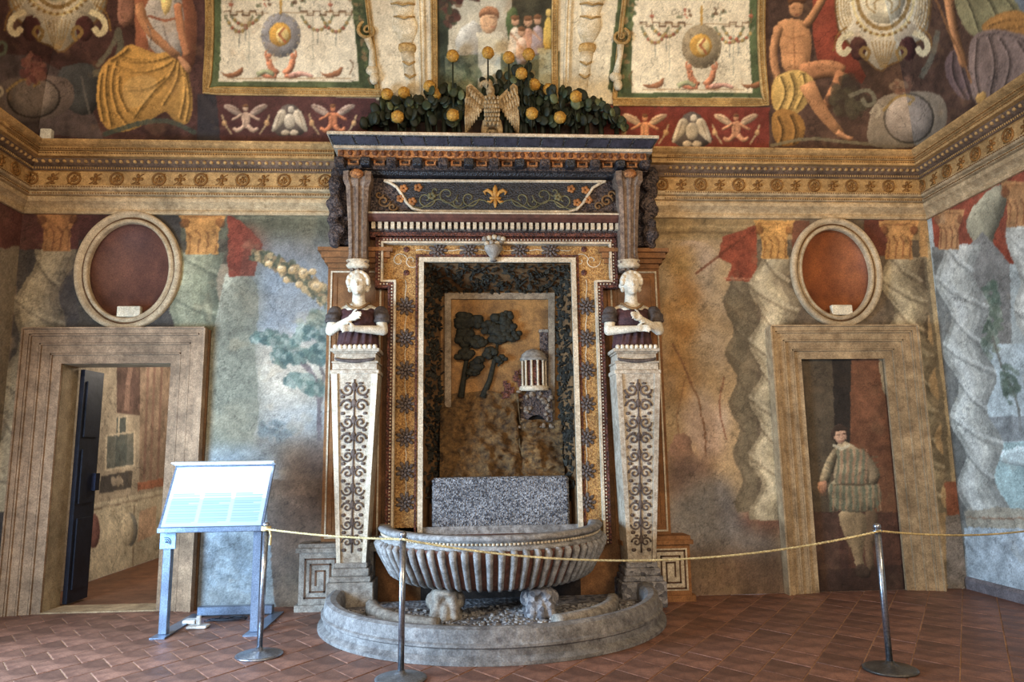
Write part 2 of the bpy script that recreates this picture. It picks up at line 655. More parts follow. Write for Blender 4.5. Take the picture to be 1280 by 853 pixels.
# nearest to the visitor first: those show largest
spots.sort(key=lambda s: (s[0] - Vector((CAM.x, CAM.y))).length + (9 if s[0].y < -3.1 else 0) + (9 if ((s[0].x + .06) / 1.45) ** 2 + ((s[0].y + .6) / 1.4) ** 2 < 1 else 0))
rest = MB()
for k, (c, poly) in enumerate(spots):
    whole = len(poly) == 4 and abs(poly[0][0] - c.x - RH[0][0]) < 1e-6 and min(p[1] for p in poly) > -3.59 and max(p[1] for p in poly) < -.001 and max(abs(p[0]) for p in poly) < WX - .001
    if k < 300:
        o = link('tile', shared_tile if whole else MB().add(*tile_mesh([(x - c.x, y - c.y) for x, y in poly])).mesh('tile', TILE), floor, (c.x, c.y, rd.uniform(-.003, 0)))
    else:
        rest.add(*tile_mesh(poly))
tag(rest.build('far_tile', TILE, floor, fix=False), kind='stuff')

# ------------------------------------------------------------------ back wall with its painted decoration
FRESCO = paint_mat('fresco')
bw = Canvas(-WX, WX, 0.0, 4.05, .01, lambda u, v: (lambda p: (p.x, p.z))(at(u, v)), (140, 124, 100))
L0 = DOOR_L = (-4.35, -3.28)
DOOR_R = (3.285, 4.21)
ZD = 2.40


def twist(c, pts, hw, amp, col, lite, dark, n=46, per=4.2, ph=0.0):
    """a painted barley-twist column: axis points in photo pixels, half width, swelling"""
    (ax, ay), (bx, by) = pts
    lft, rgt = [], []
    for i in range(n + 1):
        t = i / n
        x, y = ax + (bx - ax) * t, ay + (by - ay) * t
        k = amp * math.sin(2 * PI * (t * per + ph))
        k2 = amp * math.sin(2 * PI * (t * per + ph) + .9)
        lft.append((x - hw + k, y))
        rgt.append((x + hw + k2, y))
    c.poly(lft + rgt[::-1], col, mott=.2)
    for f0, f1, cc, al in ((.0, .12, dark, .35), (.14, .46, lite, .40), (.22, .36, lite, .35), (.62, 1.0, dark, .30), (.78, 1.0, dark, .45), (.92, 1.0, dark, .4)):
        a = [(l[0] + (r[0] - l[0]) * f0, l[1]) for l, r in zip(lft, rgt)]
        b = [(l[0] + (r[0] - l[0]) * f1, l[1]) for l, r in zip(lft, rgt)]
        c.poly(a + b[::-1], cc, al, mott=.1)
    for q in range(int(per * 2) + 1):                         # the coils: a dark furrow with a light ridge above, slanting across
        i0 = int((q / 2 + .25 - ph) / per * n)
        if 0 <= i0 < n - 6:
            l, r = lft[i0], rgt[min(n, i0 + 5)]
            m_ = ((l[0] + r[0]) / 2, (l[1] + r[1]) / 2 + 5)
            c.line([l, m_, r], 3.2, dark, .38, sm=2)
            c.line([(l[0], l[1] - 6), (m_[0], m_[1] - 6), (r[0], r[1] - 6)], 4, lite, .32, sm=2)


def capital(c, u0, v0, u1, v1, col, dark):
    w, h = u1 - u0, v1 - v0
    c.poly([(u0, v0), (u1, v0), (u1 - .06 * w, v0 + .18 * h), (u1 - .2 * w, v0 + .5 * h), (u1 - .18 * w, v1), (u0 + .18 * w, v1), (u0 + .2 * w, v0 + .5 * h), (u0 + .06 * w, v0 + .18 * h)], col, mott=.2)
    for k in range(4):
        x = u0 + w * (.24 + .17 * k)
        c.line([(x, v1 - 2), (x + .03 * w, v0 + .55 * h), (x - .05 * w, v0 + .42 * h)], 2, dark, .6)
    c.ell(u0 + .14 * w, v0 + .25 * h, .1 * w, .12 * h, dark, .7)
    c.ell(u1 - .14 * w, v0 + .25 * h, .1 * w, .12 * h, dark, .7)
    c.line([(u0 + .1 * w, v0 + .1 * h), (u1 - .1 * w, v0 + .1 * h)], 1.5, dark, .5)


c = bw
# --- left half
c.rect(-20, 255, 420, 330, (84, 76, 62))
c.rect(-20, 255, 110, 318, (92, 52, 46))
c.rect(-20, 312, 110, 780, (70, 64, 62), mott=.2)
c.rect(225, 262, 420, 300, (94, 92, 72))
for v, k in ((272, (120, 116, 92)), (280, (74, 72, 56)), (288, (128, 122, 98)), (294, (80, 76, 60))):
    c.line([(300, v), (415, v)], 3, k, .8)
c.poly([(-6, 262), (26, 262), (22, 330), (14, 430), (4, 560), (-8, 700), (-40, 700), (-40, 262)], (156, 130, 104), mott=.15)
c.line([(24, 262), (20, 340), (10, 460)], 3, (96, 78, 66), .7)
c.line([(8, 268), (2, 420)], 3, (112, 90, 76), .6)
capital(c, -2, 262, 30, 306, (160, 104, 70), (92, 52, 40))
twist(c, ((66, 312), (0, 640)), 27, 9, (168, 150, 118), (196, 178, 142), (84, 74, 62), per=3.2, ph=.1)
capital(c, 44, 262, 98, 314, (166, 112, 66), (98, 58, 38))
c.rect(98, 270, 226, 420, (70, 64, 58))
c.rect(98, 265, 150, 300, (86, 48, 44))
twist(c, ((247, 316), (244, 436)), 30, 5, (146, 146, 114), (172, 170, 136), (84, 86, 70), n=20, per=1.2, ph=.2)
capital(c, 222, 266, 284, 318, (196, 134, 66), (112, 64, 32))
c.poly([(266, 420), (286, 320), (324, 330), (322, 400), (318, 460), (322, 520), (316, 590), (316, 640), (240, 640), (262, 430)], (138, 136, 116), sm=1, mott=.14)
c.poly([(284, 268), (300, 276), (330, 306), (324, 318), (318, 345), (286, 346)], (150, 66, 46), mott=.2)
c.poly([(284, 268), (334, 302), (328, 312), (300, 300)], (170, 84, 62), .5)
# landscape between the columns and the fountain
c.poly([(326, 300), (420, 300), (420, 340), (320, 360)], (128, 128, 128))
c.poly([(320, 330), (420, 330), (420, 440), (322, 440), (318, 400)], (146, 156, 166), col2=(128, 138, 146))
c.poly([(322, 420), (420, 420), (420, 540), (316, 540), (320, 480)], (196, 182, 160), mott=.14)
c.poly([(318, 505), (420, 500), (420, 560), (316, 560)], (158, 160, 158), .8)
c.poly([(316, 548), (420, 552), (420, 700), (312, 700)], (118, 92, 72), mott=.2)
c.poly([(318, 300), (324, 380), (317, 440), (323, 500), (315, 560), (300, 560), (300, 300)], (128, 128, 110), sm=1, vol=0)
c.smear(300, 270, 425, 760, 9)
c.poly([(284, 346), (320, 346), (325, 384), (318, 440), (324, 500), (316, 570), (318, 640), (240, 640), (262, 430)], (128, 126, 106), .7, sm=1, vol=.1)
c.poly([(284, 268), (300, 276), (330, 306), (324, 318), (318, 345), (286, 346)], (140, 64, 46), .85, mott=.25)
c.blobs(345, 540, 22, 12, 40, 6, [(110, 124, 128), (98, 106, 108), (150, 150, 144)], 2, .55)
c.blobs(370, 610, 30, 40, 40, 9, [(92, 66, 50), (128, 100, 76), (104, 88, 78)], 3, .5)
c.line([(392, 700), (396, 600), (400, 520), (394, 470), (372, 448)], 6, (112, 96, 96), .8, sm=2)
c.line([(398, 520), (404, 470), (396, 430)], 4, (100, 90, 88), .8)
for i, (u, v, a, b) in enumerate(((334, 424, 18, 7), (360, 428, 20, 9), (388, 412, 18, 12), (352, 446, 16, 8), (380, 446, 20, 9), (374, 476, 18, 8), (392, 486, 14, 8), (402, 440, 10, 16), (398, 400, 10, 10))):
    c.blobs(u, v, a, b, 44, 5, [(92, 116, 106), (122, 138, 124), (74, 96, 92), (148, 158, 144)], 10 + i, .75)
for t in range(52):
    f = t / 51
    u, v = 318 + 88 * f, 318 + 10 * f + 42 * f ** 1.5
    c.blobs(u, v, 5, 7 + 8 * f, 5, 4.6, [(96, 98, 74), (72, 78, 62), (190, 160, 110), (150, 120, 84)], 40 + t, .8)
for u, v, r in ((336, 330, 5), (352, 336, 6), (366, 338, 6), (380, 342, 7), (397, 358, 8), (392, 340, 5), (358, 350, 5), (374, 356, 5)):
    c.ell(u, v, r, r * .85, (214, 172, 112), .9)
    c.ell(u - 1, v - 2, r * .5, r * .4, (236, 206, 160), .7)
c.poly([(236, 560), (345, 560), (352, 640), (350, 780), (236, 780)], (136, 146, 150), mott=.25)
c.smear(225, 540, 430, 790, 8)
c.blobs(290, 690, 44, 50, 60, 12, [(150, 168, 182), (122, 138, 150), (164, 178, 184), (112, 122, 128)], 5, .4)
c.poly([(330, 600), (420, 600), (420, 780), (345, 780)], (104, 82, 66), .85, mott=.2)
# --- right half
c.rect(815, 262, 1300, 300, (160, 130, 84))
for v, k in ((284, (190, 160, 108)), (291, (122, 96, 60)), (299, (176, 146, 98))):
    c.line([(815, v), (950, v)], 3, k, .7)
c.rect(815, 300, 1300, 800, (180, 148, 104), mott=.2)
c.blobs(870, 410, 34, 100, 70, 17, [(204, 180, 150), (190, 164, 128), (206, 176, 150), (180, 150, 108)], 8, .5)
c.blobs(852, 400, 20, 56, 70, 10, [(186, 132, 66), (168, 114, 56), (200, 152, 88)], 9, .5)
c.blobs(850, 470, 22, 36, 50, 9, [(180, 126, 62), (160, 108, 54), (196, 150, 92)], 19, .5)
c.blobs(850, 330, 20, 16, 24, 8, [(192, 146, 76), (176, 130, 66)], 29, .6)
c.blobs(882, 540, 24, 40, 40, 13, [(200, 178, 158), (190, 160, 142)], 39, .5)
c.smear(820, 300, 925, 640, 6)
c.line([(842, 430), (860, 470), (878, 510), (884, 590)], 2.4, (128, 84, 56), .8, sm=1)
c.line([(904, 470), (898, 510), (908, 550)], 2, (140, 84, 60), .7, sm=1)
c.line([(856, 476), (846, 520), (850, 560)], 1.6, (136, 92, 62), .6)
c.poly([(836, 545), (862, 540), (866, 570), (886, 580), (900, 600), (830, 640)], (136, 100, 84), .8, sm=1)
c.blobs(856, 592, 18, 20, 30, 8, [(118, 92, 80), (142, 106, 88), (104, 90, 84)], 12, .6)
c.poly([(838, 620), (880, 592), (912, 596), (930, 650), (985, 680), (985, 780), (820, 780), (824, 650)], (128, 116, 106), sm=1, mott=.2)
c.blobs(886, 640, 36, 40, 70, 14, [(140, 136, 132), (128, 124, 122), (150, 148, 144), (110, 96, 86)], 14, .45)
c.poly([(915, 640), (990, 628), (990, 672), (940, 664)], (126, 76, 60), .75, sm=1)
c.poly([(826, 688), (900, 694), (990, 690), (990, 790), (826, 790)], (112, 84, 62), .9, mott=.25)
c.blobs(880, 715, 20, 10, 16, 8, [(150, 122, 88), (128, 100, 72)], 15, .5)
c.smear(815, 560, 995, 790, 7)
c.poly([(904, 296), (946, 282), (948, 352), (908, 352), (914, 330), (898, 322)], (148, 68, 44), mott=.2)
c.line([(870, 342), (946, 284)], 3, (120, 56, 34), .7)
c.line([(906, 348), (948, 348)], 2.5, (190, 120, 86), .8)
twist(c, ((927, 352), (944, 640)), 19, 6, (122, 106, 80), (132, 116, 88), (106, 90, 68), per=4.6, ph=.3)
c.rect(946, 300, 1160, 640, (104, 88, 68), mott=.2)
c.rect(1000, 270, 1106, 412, (112, 94, 74))
c.rect(1080, 274, 1110, 320, (116, 60, 44))
c.rect(990, 276, 1012, 312, (116, 66, 46))
twist(c, ((968, 322), (968, 650)), 24, 8, (190, 172, 134), (220, 202, 164), (112, 94, 70), per=4.6, ph=.25)
twist(c, ((1128, 322), (1160, 640)), 24, 8, (186, 168, 130), (214, 196, 158), (108, 92, 70), per=4.6, ph=.3)
capital(c, 942, 276, 994, 324, (206, 148, 74), (128, 76, 36))
capital(c, 1098, 276, 1150, 324, (198, 142, 80), (120, 66, 40))
c.poly([(1150, 276), (1162, 276), (1168, 330), (1186, 470), (1200, 640), (1204, 740), (1184, 740), (1182, 600), (1172, 480), (1156, 340)], (128, 114, 90), mott=.15)
c.poly([(1151, 276), (1162, 276), (1170, 350), (1190, 520), (1202, 650), (1194, 650), (1180, 500), (1162, 360)], (184, 162, 122), mott=.12)
c.rect(1150, 276, 1160, 322, (200, 150, 88), .9)
c.poly([(1180, 602), (1204, 602), (1208, 645), (1184, 645)], (150, 88, 64), mott=.1)
c.poly([(1182, 645), (1212, 645), (1216, 745), (1184, 745)], (146, 138, 132), mott=.2)
bw.weather(.16, (150, 128, 98), .18, 0, .82, .7, .92)
OV_L, OV_R = (-3.77, 3.375, .435, .535), (3.765, 3.365, .415, .52)


def keep_back(S, T):
    k = ~((np.abs(S - .03) < 1.3))
    k &= ~((S > DOOR_L[0]) & (S < DOOR_L[1]) & (T < ZD))
    k &= ~((S > DOOR_R[0]) & (S < DOOR_R[1]) & (T < ZD))
    for a, b, rx, rz in (OV_L, OV_R):
        k &= (((S - a) / rx) ** 2 + ((T - b) / rz) ** 2) > 1
    return k


wall_back = struct(bw.mesh('wall_back', lambda S, T: (S, S * 0, T), FRESCO, keep_back))
wall_back['label'] = 'frescoed back wall with painted twisted columns'
# masonry above and behind the painted plaster (thickness seen in the reveals and niches)
PLAST = mat('plaster', (176, 158, 128), (140, 122, 96), 8, .85, .3)

# ------------------------------------------------------------------ right wall
rw = Canvas(0, 2.4, 0, 4.05, .01, lambda u, v: (lambda p: (-p.y, p.z))(atx(u, v, WX)), (176, 186, 184))
c = rw
c.rect(1150, 200, 1700, 800, (176, 184, 180), mott=.15)
c.poly([(1160, 230), (1400, 60), (1400, 330), (1262, 330), (1230, 300), (1170, 322)], (150, 66, 44), mott=.2)
c.poly([(1214, 262), (1240, 232), (1262, 232), (1258, 262), (1240, 300), (1236, 330), (1214, 300), (1206, 280)], (150, 144, 118), sm=1)
c.poly([(1200, 318), (1228, 290), (1262, 330), (1266, 460), (1210, 560), (1200, 460)], (132, 130, 124), mott=.15)
c.poly([(1165, 310), (1196, 310), (1216, 600), (1224, 760), (1200, 760), (1186, 560)], (122, 122, 116), mott=.2)  # grey strip: shade of the room corner painted into the wall colour
c.poly([(1206, 430), (1300, 430), (1300, 560), (1212, 560)], (190, 204, 206), mott=.15)
c.blobs(1236, 400, 14, 50, 80, 6, [(110, 124, 104), (88, 106, 90), (150, 160, 140), (126, 140, 124)], 61, .7)
c.line([(1240, 420), (1256, 470), (1272, 500), (1276, 540)], 3, (108, 104, 92), .7, sm=1)
c.blobs(1262, 480, 10, 30, 30, 5, [(118, 134, 116), (94, 112, 96)], 62, .6)
c.poly([(1236, 522), (1320, 518), (1320, 552), (1240, 552)], (136, 140, 140), .8, mott=.2)
c.poly([(1236, 556), (1320, 548), (1320, 640), (1236, 640)], (168, 196, 196), mott=.15)
c.poly([(1250, 560), (1330, 556), (1330, 580), (1252, 584)], (196, 214, 214), sm=1)
twist(c, ((1196, 306), (1232, 650)), 24, 8, (206, 206, 194), (232, 234, 226), (128, 130, 124), per=4.0, ph=.2)
capital(c, 1166, 262, 1206, 312, (198, 138, 82), (126, 70, 42))
twist(c, ((1284, 280), (1330, 640)), 24, 6, (200, 200, 188), (218, 220, 210), (146, 148, 140), per=4.0, ph=.5)
capital(c, 1250, 226, 1300, 284, (198, 138, 82), (126, 70, 42))
c.poly([(1206, 640), (1240, 634), (1330, 640), (1330, 665), (1210, 662)], (176, 164, 140), .8)
c.line([(1210, 648), (1330, 650)], 2.2, (150, 104, 76), .6)
c.poly([(1205, 660), (1400, 664), (1400, 800), (1208, 760)], (182, 196, 204), mott=.2)
c.blobs(1260, 710, 40, 26, 40, 12, [(196, 210, 218), (162, 176, 184)], 63, .4)
rw.weather(.14, (160, 150, 130), .14, 1, .85, .7, .92)
wall_right = struct(rw.mesh('wall_right', lambda S, T: (S * 0 + WX, -S, T), FRESCO, flip=False))
MB().box(WX, WX + .3, -11.3, -2.4, 0, 7.4).build('plain_wall', PLAST, wall_right)
MB().box(WX, WX + .3, -2.4, .3, 4.05, 7.4).build('plain_wall', PLAST, wall_right)
# ------------------------------------------------------------------ left wall
lw = Canvas(0, 1.2, 0, 4.05, .015, lambda u, v: (lambda p: (-p.y, p.z))(atx(u, v, -WX)), (132, 116, 94))
lw.rect(-400, 100, 60, 310, (98, 56, 48))
lw.weather(.15, (150, 132, 104), .25, 2)
wall_left = struct(lw.mesh('wall_left', lambda S, T: (S * 0 - WX, -S, T), FRESCO, flip=True))
for y0, y1, z0, z1 in ((-11.3, -4.6, 0, 7.4), (-2.4, -1.2, 0, 7.4), (-4.6, -2.4, 0, .35), (-4.6, -2.4, 2.4, 7.4)):
    MB().box(-WX - .3, -WX, y0, y1, z0, z1).build('plain_wall', PLAST, wall_left)
MB().box(-WX - .3, -WX, -1.2, .3, 4.05, 7.4).build('plain_wall', PLAST, wall_left)
# front side of the loggia: piers with open arches between them, far behind the visitor
wf = struct(MB().box(-WX, WX, -11.6, -11.3, 5.0, 7.4).build('wall_front', PLAST))
for x in (-4.4, -1.75, 1.75, 4.4):
    MB().box(x - .45, x + .45, -11.6, -11.3, 0, 5.0).build('pier', PLAST, wf)
# reveal behind the oval niches, doors
struct(MB().box(2.9, 4.7, .23, .3, 0, 4.1).build('wall_core', PLAST))
MB().box(-WX, DOOR_L[0], .012, .3, 0, 2.9).build('jamb_masonry', PLAST, wall_back)
MB().box(DOOR_L[1], -1.4, .012, .3, 0, 2.9).build('jamb_masonry', PLAST, wall_back)
MB().box(DOOR_L[0], DOOR_L[1], .012, .3, ZD, 2.9).build('lintel_masonry', PLAST, wall_back)
BASEB = mat('base_grey', (128, 122, 126), (92, 86, 88), 12, .7, .3)
struct(MB().sweep([(WX, -.02), (WX, -11)], [(0, 0), (.035, 0), (.035, .09), (.02, .12), (0, .12)]).build('baseboard_right', BASEB))

# ------------------------------------------------------------------ stone door surrounds


def surround(name, x0, x1, zt, w, STONE):
    bands = [(0, .09, -.03), (.105, .19, -.052), (.205, .28, -.075), (.295, w, -.105)]
    root = struct(MB().box(x0 - .02, x1 + .02, -.02, 0.0, zt, zt + .02).build(name, STONE))
    for s in (-1, 1):
        mb = MB()
        xe = x0 if s < 0 else x1
        for a, b, y in bands:
            mb.prism([(xe + s * a, 0), (xe + s * b, 0), (xe + s * b, zt + b), (xe + s * a, zt + a)], y, .0)
            mb.prism([(xe + s * (b - .004), 0), (xe + s * (b + .012), 0), (xe + s * (b + .012), zt + b), (xe + s * (b - .004), zt + b)], y - .022, .0)
        mb.build('jamb', STONE, root)
    mb = MB()
    for a, b, y in bands:
        mb.prism([(x0 - a, zt + a), (x1 + a, zt + a), (x1 + b, zt + b), (x0 - b, zt + b)], y, .0)
        mb.prism([(x0 - b, zt + b - .004), (x1 + b, zt + b - .004), (x1 + b, zt + b + .012), (x0 - b, zt + b + .012)], y - .022, .0)
    mb.build('lintel', STONE, root)
    return root


surround('trim_1', DOOR_L[0], DOOR_L[1], ZD, .345, mat('brown_door_stone', (164, 136, 108), (116, 94, 74), 9, .8, .35))
surround('trim_2', DOOR_R[0], DOOR_R[1], ZD, .345, STONE)
GOLDB = mat('brown_edge', (122, 88, 56), (88, 62, 40), 8, .7, .2)
struct(MB().box(-2.945, -2.905, -.03, 0, 0, 2.74).build('trim_3', GOLDB))

# ------------------------------------------------------------------ false door with a painted page standing in it
fd = Canvas(DOOR_R[0] - .02, DOOR_R[1] + .02, 0, ZD + .02, .008, lambda u, v: (lambda p: (p.x, p.z))(at(u, v, .03)), (70, 48, 40))
c = fd
c.poly([(995, 440), (1044, 448), (1048, 560), (1050, 760), (1015, 760)], (92, 78, 60), mott=.15)
c.poly([(1040, 448), (1066, 450), (1066, 620), (1046, 620)], (52, 44, 38), mott=.15)
c.poly([(1064, 450), (1110, 445), (1134, 745), (1060, 745)], (124, 76, 50), mott=.2)
c.poly([(1096, 448), (1112, 444), (1116, 480), (1106, 500)], (150, 130, 98), sm=1)
c.poly([(1000, 640), (1140, 640), (1140, 760), (1000, 760)], (84, 54, 44), .75, mott=.25)
c.poly([(1000, 715), (1140, 705), (1140, 760), (1000, 760)], (66, 46, 38), .8)
PAGE = (160, 138, 104)
c.poly([(1078, 640), (1098, 636), (1096, 668), (1090, 690), (1094, 712), (1084, 714), (1080, 690)], (112, 88, 64), sm=1)                        # far leg
c.poly([(1046, 636), (1082, 638), (1084, 664), (1078, 688), (1080, 708), (1090, 720), (1072, 722), (1068, 696), (1054, 668)], (150, 126, 90), sm=1)   # near leg
c.poly([(1068, 706), (1080, 704), (1092, 720), (1072, 724)], (74, 56, 44), sm=1)
c.poly([(1034, 606), (1050, 596), (1088, 596), (1104, 612), (1100, 634), (1076, 642), (1050, 640), (1036, 626)], (140, 128, 98), sm=1, mott=.3)        # breeches
for x in range(1040, 1102, 8):
    c.line([(x - 1, 606), (x - (1068 - x) * .06, 638)], 3.2, (104, 112, 88), .75)
    c.line([(x + 3, 606), (x + 3 - (1068 - x) * .06, 638)], 1.6, (182, 140, 100), .7)
c.poly([(1042, 560), (1054, 552), (1070, 556), (1084, 572), (1089, 604), (1078, 609), (1046, 608), (1040, 590)], PAGE, sm=1, mott=.25)                 # doublet
c.poly([(1042, 560), (1048, 566), (1040, 590), (1034, 608), (1023, 604), (1030, 580)], (150, 130, 96), sm=1, vol=.6)                                 # near arm
c.poly([(1074, 558), (1088, 570), (1102, 594), (1096, 608), (1085, 602), (1088, 590), (1076, 574)], (132, 112, 84), sm=1, vol=.6)                      # far arm
for x in range(1046, 1084, 8):
    c.line([(x + 2, 562), (x, 606)], 3, (108, 116, 92), .7)
    c.line([(x + 6, 562), (x + 4, 606)], 1.8, (186, 134, 100), .65)
for i in range(4):
    c.line([(1028 + 3 * i, 576 + 8 * i), (1040 - i, 580 + 8 * i)], 1.6, (104, 104, 82), .6)
    c.line([(1088 + 3 * i, 572 + 8 * i), (1097 + i, 570 + 8 * i)], 1.6, (104, 104, 82), .6)
c.line([(1044, 607), (1094, 606)], 2.5, (92, 76, 54), .8)
c.poly([(1022, 602), (1034, 602), (1034, 613), (1027, 619), (1022, 612)], (190, 132, 96), sm=1)                                                       # hand
for i in range(3):
    c.line([(1024 + 3 * i, 610), (1026 + 3 * i, 619)], 1.2, (138, 90, 64), .8)
c.ell(1049, 543, 10.5, 12, (70, 54, 44))
c.ell(1051, 546, 7.4, 10, (200, 154, 122))
c.poly([(1039, 536), (1050, 529), (1061, 537), (1057, 540), (1046, 540)], (66, 50, 40), sm=1)
c.line([(1046, 544), (1050, 544)], 1.3, (76, 50, 40), .9)
c.line([(1054, 543.5), (1057, 543.5)], 1.3, (76, 50, 40), .9)
c.line([(1053, 544), (1054, 549), (1052, 549.5)], 1.0, (150, 100, 78), .9)
c.line([(1050, 552.5), (1055, 552.5)], 1.3, (150, 80, 66), .9)
c.line([(1042, 558), (1052, 561.5), (1062, 557)], 3.6, (214, 200, 166), .95)
fd.weather(.12, (110, 88, 66), .2, 3, .8, .8, .9)
d2 = struct(fd.mesh('door_2', lambda S, T: (S, S * 0 + .03, T), FRESCO))
d2['label'] = 'painted false door with a standing page in striped clothes'

# ------------------------------------------------------------------ the room beyond the left door
XA = -4.82
aw = Canvas(.3, 4.6, 0, 3.3, .015, lambda u, v: (lambda p: (p.y, p.z))(atx(u, v, XA)), (150, 134, 112))
c = aw
c.rect(60, 380, 260, 640, (158, 142, 118))
c.poly([(146, 380), (182, 380), (176, 520), (146, 516)], (96, 72, 62), mott=.2)
c.line([(164, 456), (160, 480), (158, 512)], 6, (142, 110, 92), .7)
c.poly([(176, 380), (240, 380), (240, 605), (174, 612)], (140, 116, 94), mott=.2)
for u in (182, 190, 199):
    c.line([(u + 4, 440), (u - 2, 600)], 3, (116, 82, 70), .6)
c.poly([(134, 545), (168, 540), (168, 582), (132, 588)], (98, 98, 88))
c.poly([(146, 522), (160, 520), (158, 582), (144, 584)], (78, 82, 76))
c.line([(133, 545), (168, 540), (168, 582), (132, 588), (133, 545)], 2.4, (190, 172, 142), .9)
c.line([(148, 545), (149, 522), (159, 520), (158, 542)], 2.2, (190, 172, 142), .9)
c.poly([(126, 596), (166, 588), (164, 610), (124, 618)], (72, 66, 60))
c.blobs(146, 603, 12, 6, 10, 3, [(150, 134, 112)], 70, .8)
c.poly([(172, 604), (204, 598), (204, 608), (172, 614)], (158, 94, 66))
c.line([(110, 634), (206, 614)], 5, (190, 176, 146), .9)
c.line([(110, 640), (206, 620)], 2, (112, 92, 72), .9)
c.poly([(90, 644), (220, 616), (220, 700), (90, 740)], (186, 172, 142), mott=.15)
c.line([(168, 632), (166, 712)], 2, (132, 114, 90), .8)
c.ell(117, 664, 8, 22, (120, 80, 72))
c.ell(163, 662, 9, 21, (128, 124, 112))
c.ell(159, 662, 8, 21, (186, 172, 142))
c.poly([(174, 640), (196, 632), (194, 668), (172, 678)], (196, 160, 126))
aw.weather(.13, (140, 120, 94), .15, 4, .85, .3, 1.1)
wr = struct(aw.mesh('wall_adjoining', lambda S, T: (S * 0 + XA, S, T), FRESCO, flip=True))
MB().box(XA - .2, -1.7, 4.6, 4.8, 0, 3.3).build('plain_wall', PLAST, wr)
MB().box(-1.9, -1.7, .3, 4.6, 0, 3.3).build('plain_wall', PLAST, wr)
MB().box(XA - .2, -1.7, .3, 4.8, 3.3, 3.4).build('plain_ceiling', PLAST, wr)
fa = struct(MB().box(XA - .15, -1.7, 0.0, 4.7, -.1, -.001).build('floor_adjoining', mat('old_terracotta', (140, 96, 68), (98, 64, 46), 5, .6, .3)))
struct(MB().box(DOOR_L[0], DOOR_L[1], -.03, .3, -.002, .012).build('trim_4', STONE))
area('adjoining_lamp', (-3.2, 2.9, 3.1), (-4.4, 2.2, .8), (1.0, 1.0), 70, (1.0, .90, .78))
DARKW = mat('blue_black_wood', (38, 42, 58), (20, 24, 36), 4, .45, .2)
dr = struct(link('door_1', None, None, (-4.335, .31, 0)))
dr['label'] = 'dark blue-black door leaf standing open in the doorway'
lf = MB()
d = Vector((-4.315, .66)) - Vector((-4.335, .31))
nn = Vector((d.y, -d.x)).normalized()


def leafbox(mb, a, b, z0, z1, t0, t1):
    p = Vector((-4.335, .31))
    q = [p + d * a + nn * t0, p + d * b + nn * t0, p + d * b + nn * t1, p + d * a + nn * t1]
    mb.add([(v.x, v.y, z) for z in (z0, z1) for v in q], [(0, 3, 2, 1), (4, 5, 6, 7), (0, 1, 5, 4), (1, 2, 6, 5), (2, 3, 7, 6), (3, 0, 4, 7)])


leafbox(lf, 0, 1, .02, 2.38, 0, .045)
lf.build('leaf', DARKW, dr)
for z0, z1 in ((.15, .85), (1.0, 1.55), (1.68, 2.26)):
    pm = MB()
    leafbox(pm, .14, .86, z0, z1, .045, .06)
    pm.build('door_panel', DARKW, dr)
hm = MB()
leafbox(hm, .7, .92, 1.12, 1.3, .045, .1)
hm.build('lock_case', mat('dark_iron', (52, 56, 78), (36, 40, 56), 8, .4, .1, .6), dr)

# ------------------------------------------------------------------ painted cove of the ceiling
E0, Z0, RC, TM = .20, 4.64, 2.6, 2.25


def cove(t):
    return E0 + RC * (1 - np.cos(t / RC)), Z0 + RC * np.sin(t / RC)


def cove_t(z):
    return RC * math.asin(max(-.3, min(.985, (z - Z0) / RC)))


def conv_back(u, v):
    e = .5
    for _ in range(16):
        p = at(u, v, -e)
        t = cove_t(p.z)
        e = .5 * e + .5 * float(cove(t)[0])
    return p.x, t


def conv_side(sg):
    def f(u, v):
        e = .5
        u = max(u, 960) if sg > 0 else min(u, 330)
        for _ in range(16):
            p = atx(u, v, sg * (WX - e))
            t = cove_t(p.z)
            e = .5 * e + .5 * float(cove(t)[0])
        return -p.y, t
    return f


CREAM, OCHRE, DKR, SKIN, GOLD, GRN = (226, 212, 182), (190, 146, 78), (96, 46, 42), (196, 142, 100), (204, 152, 66), (86, 98, 62)


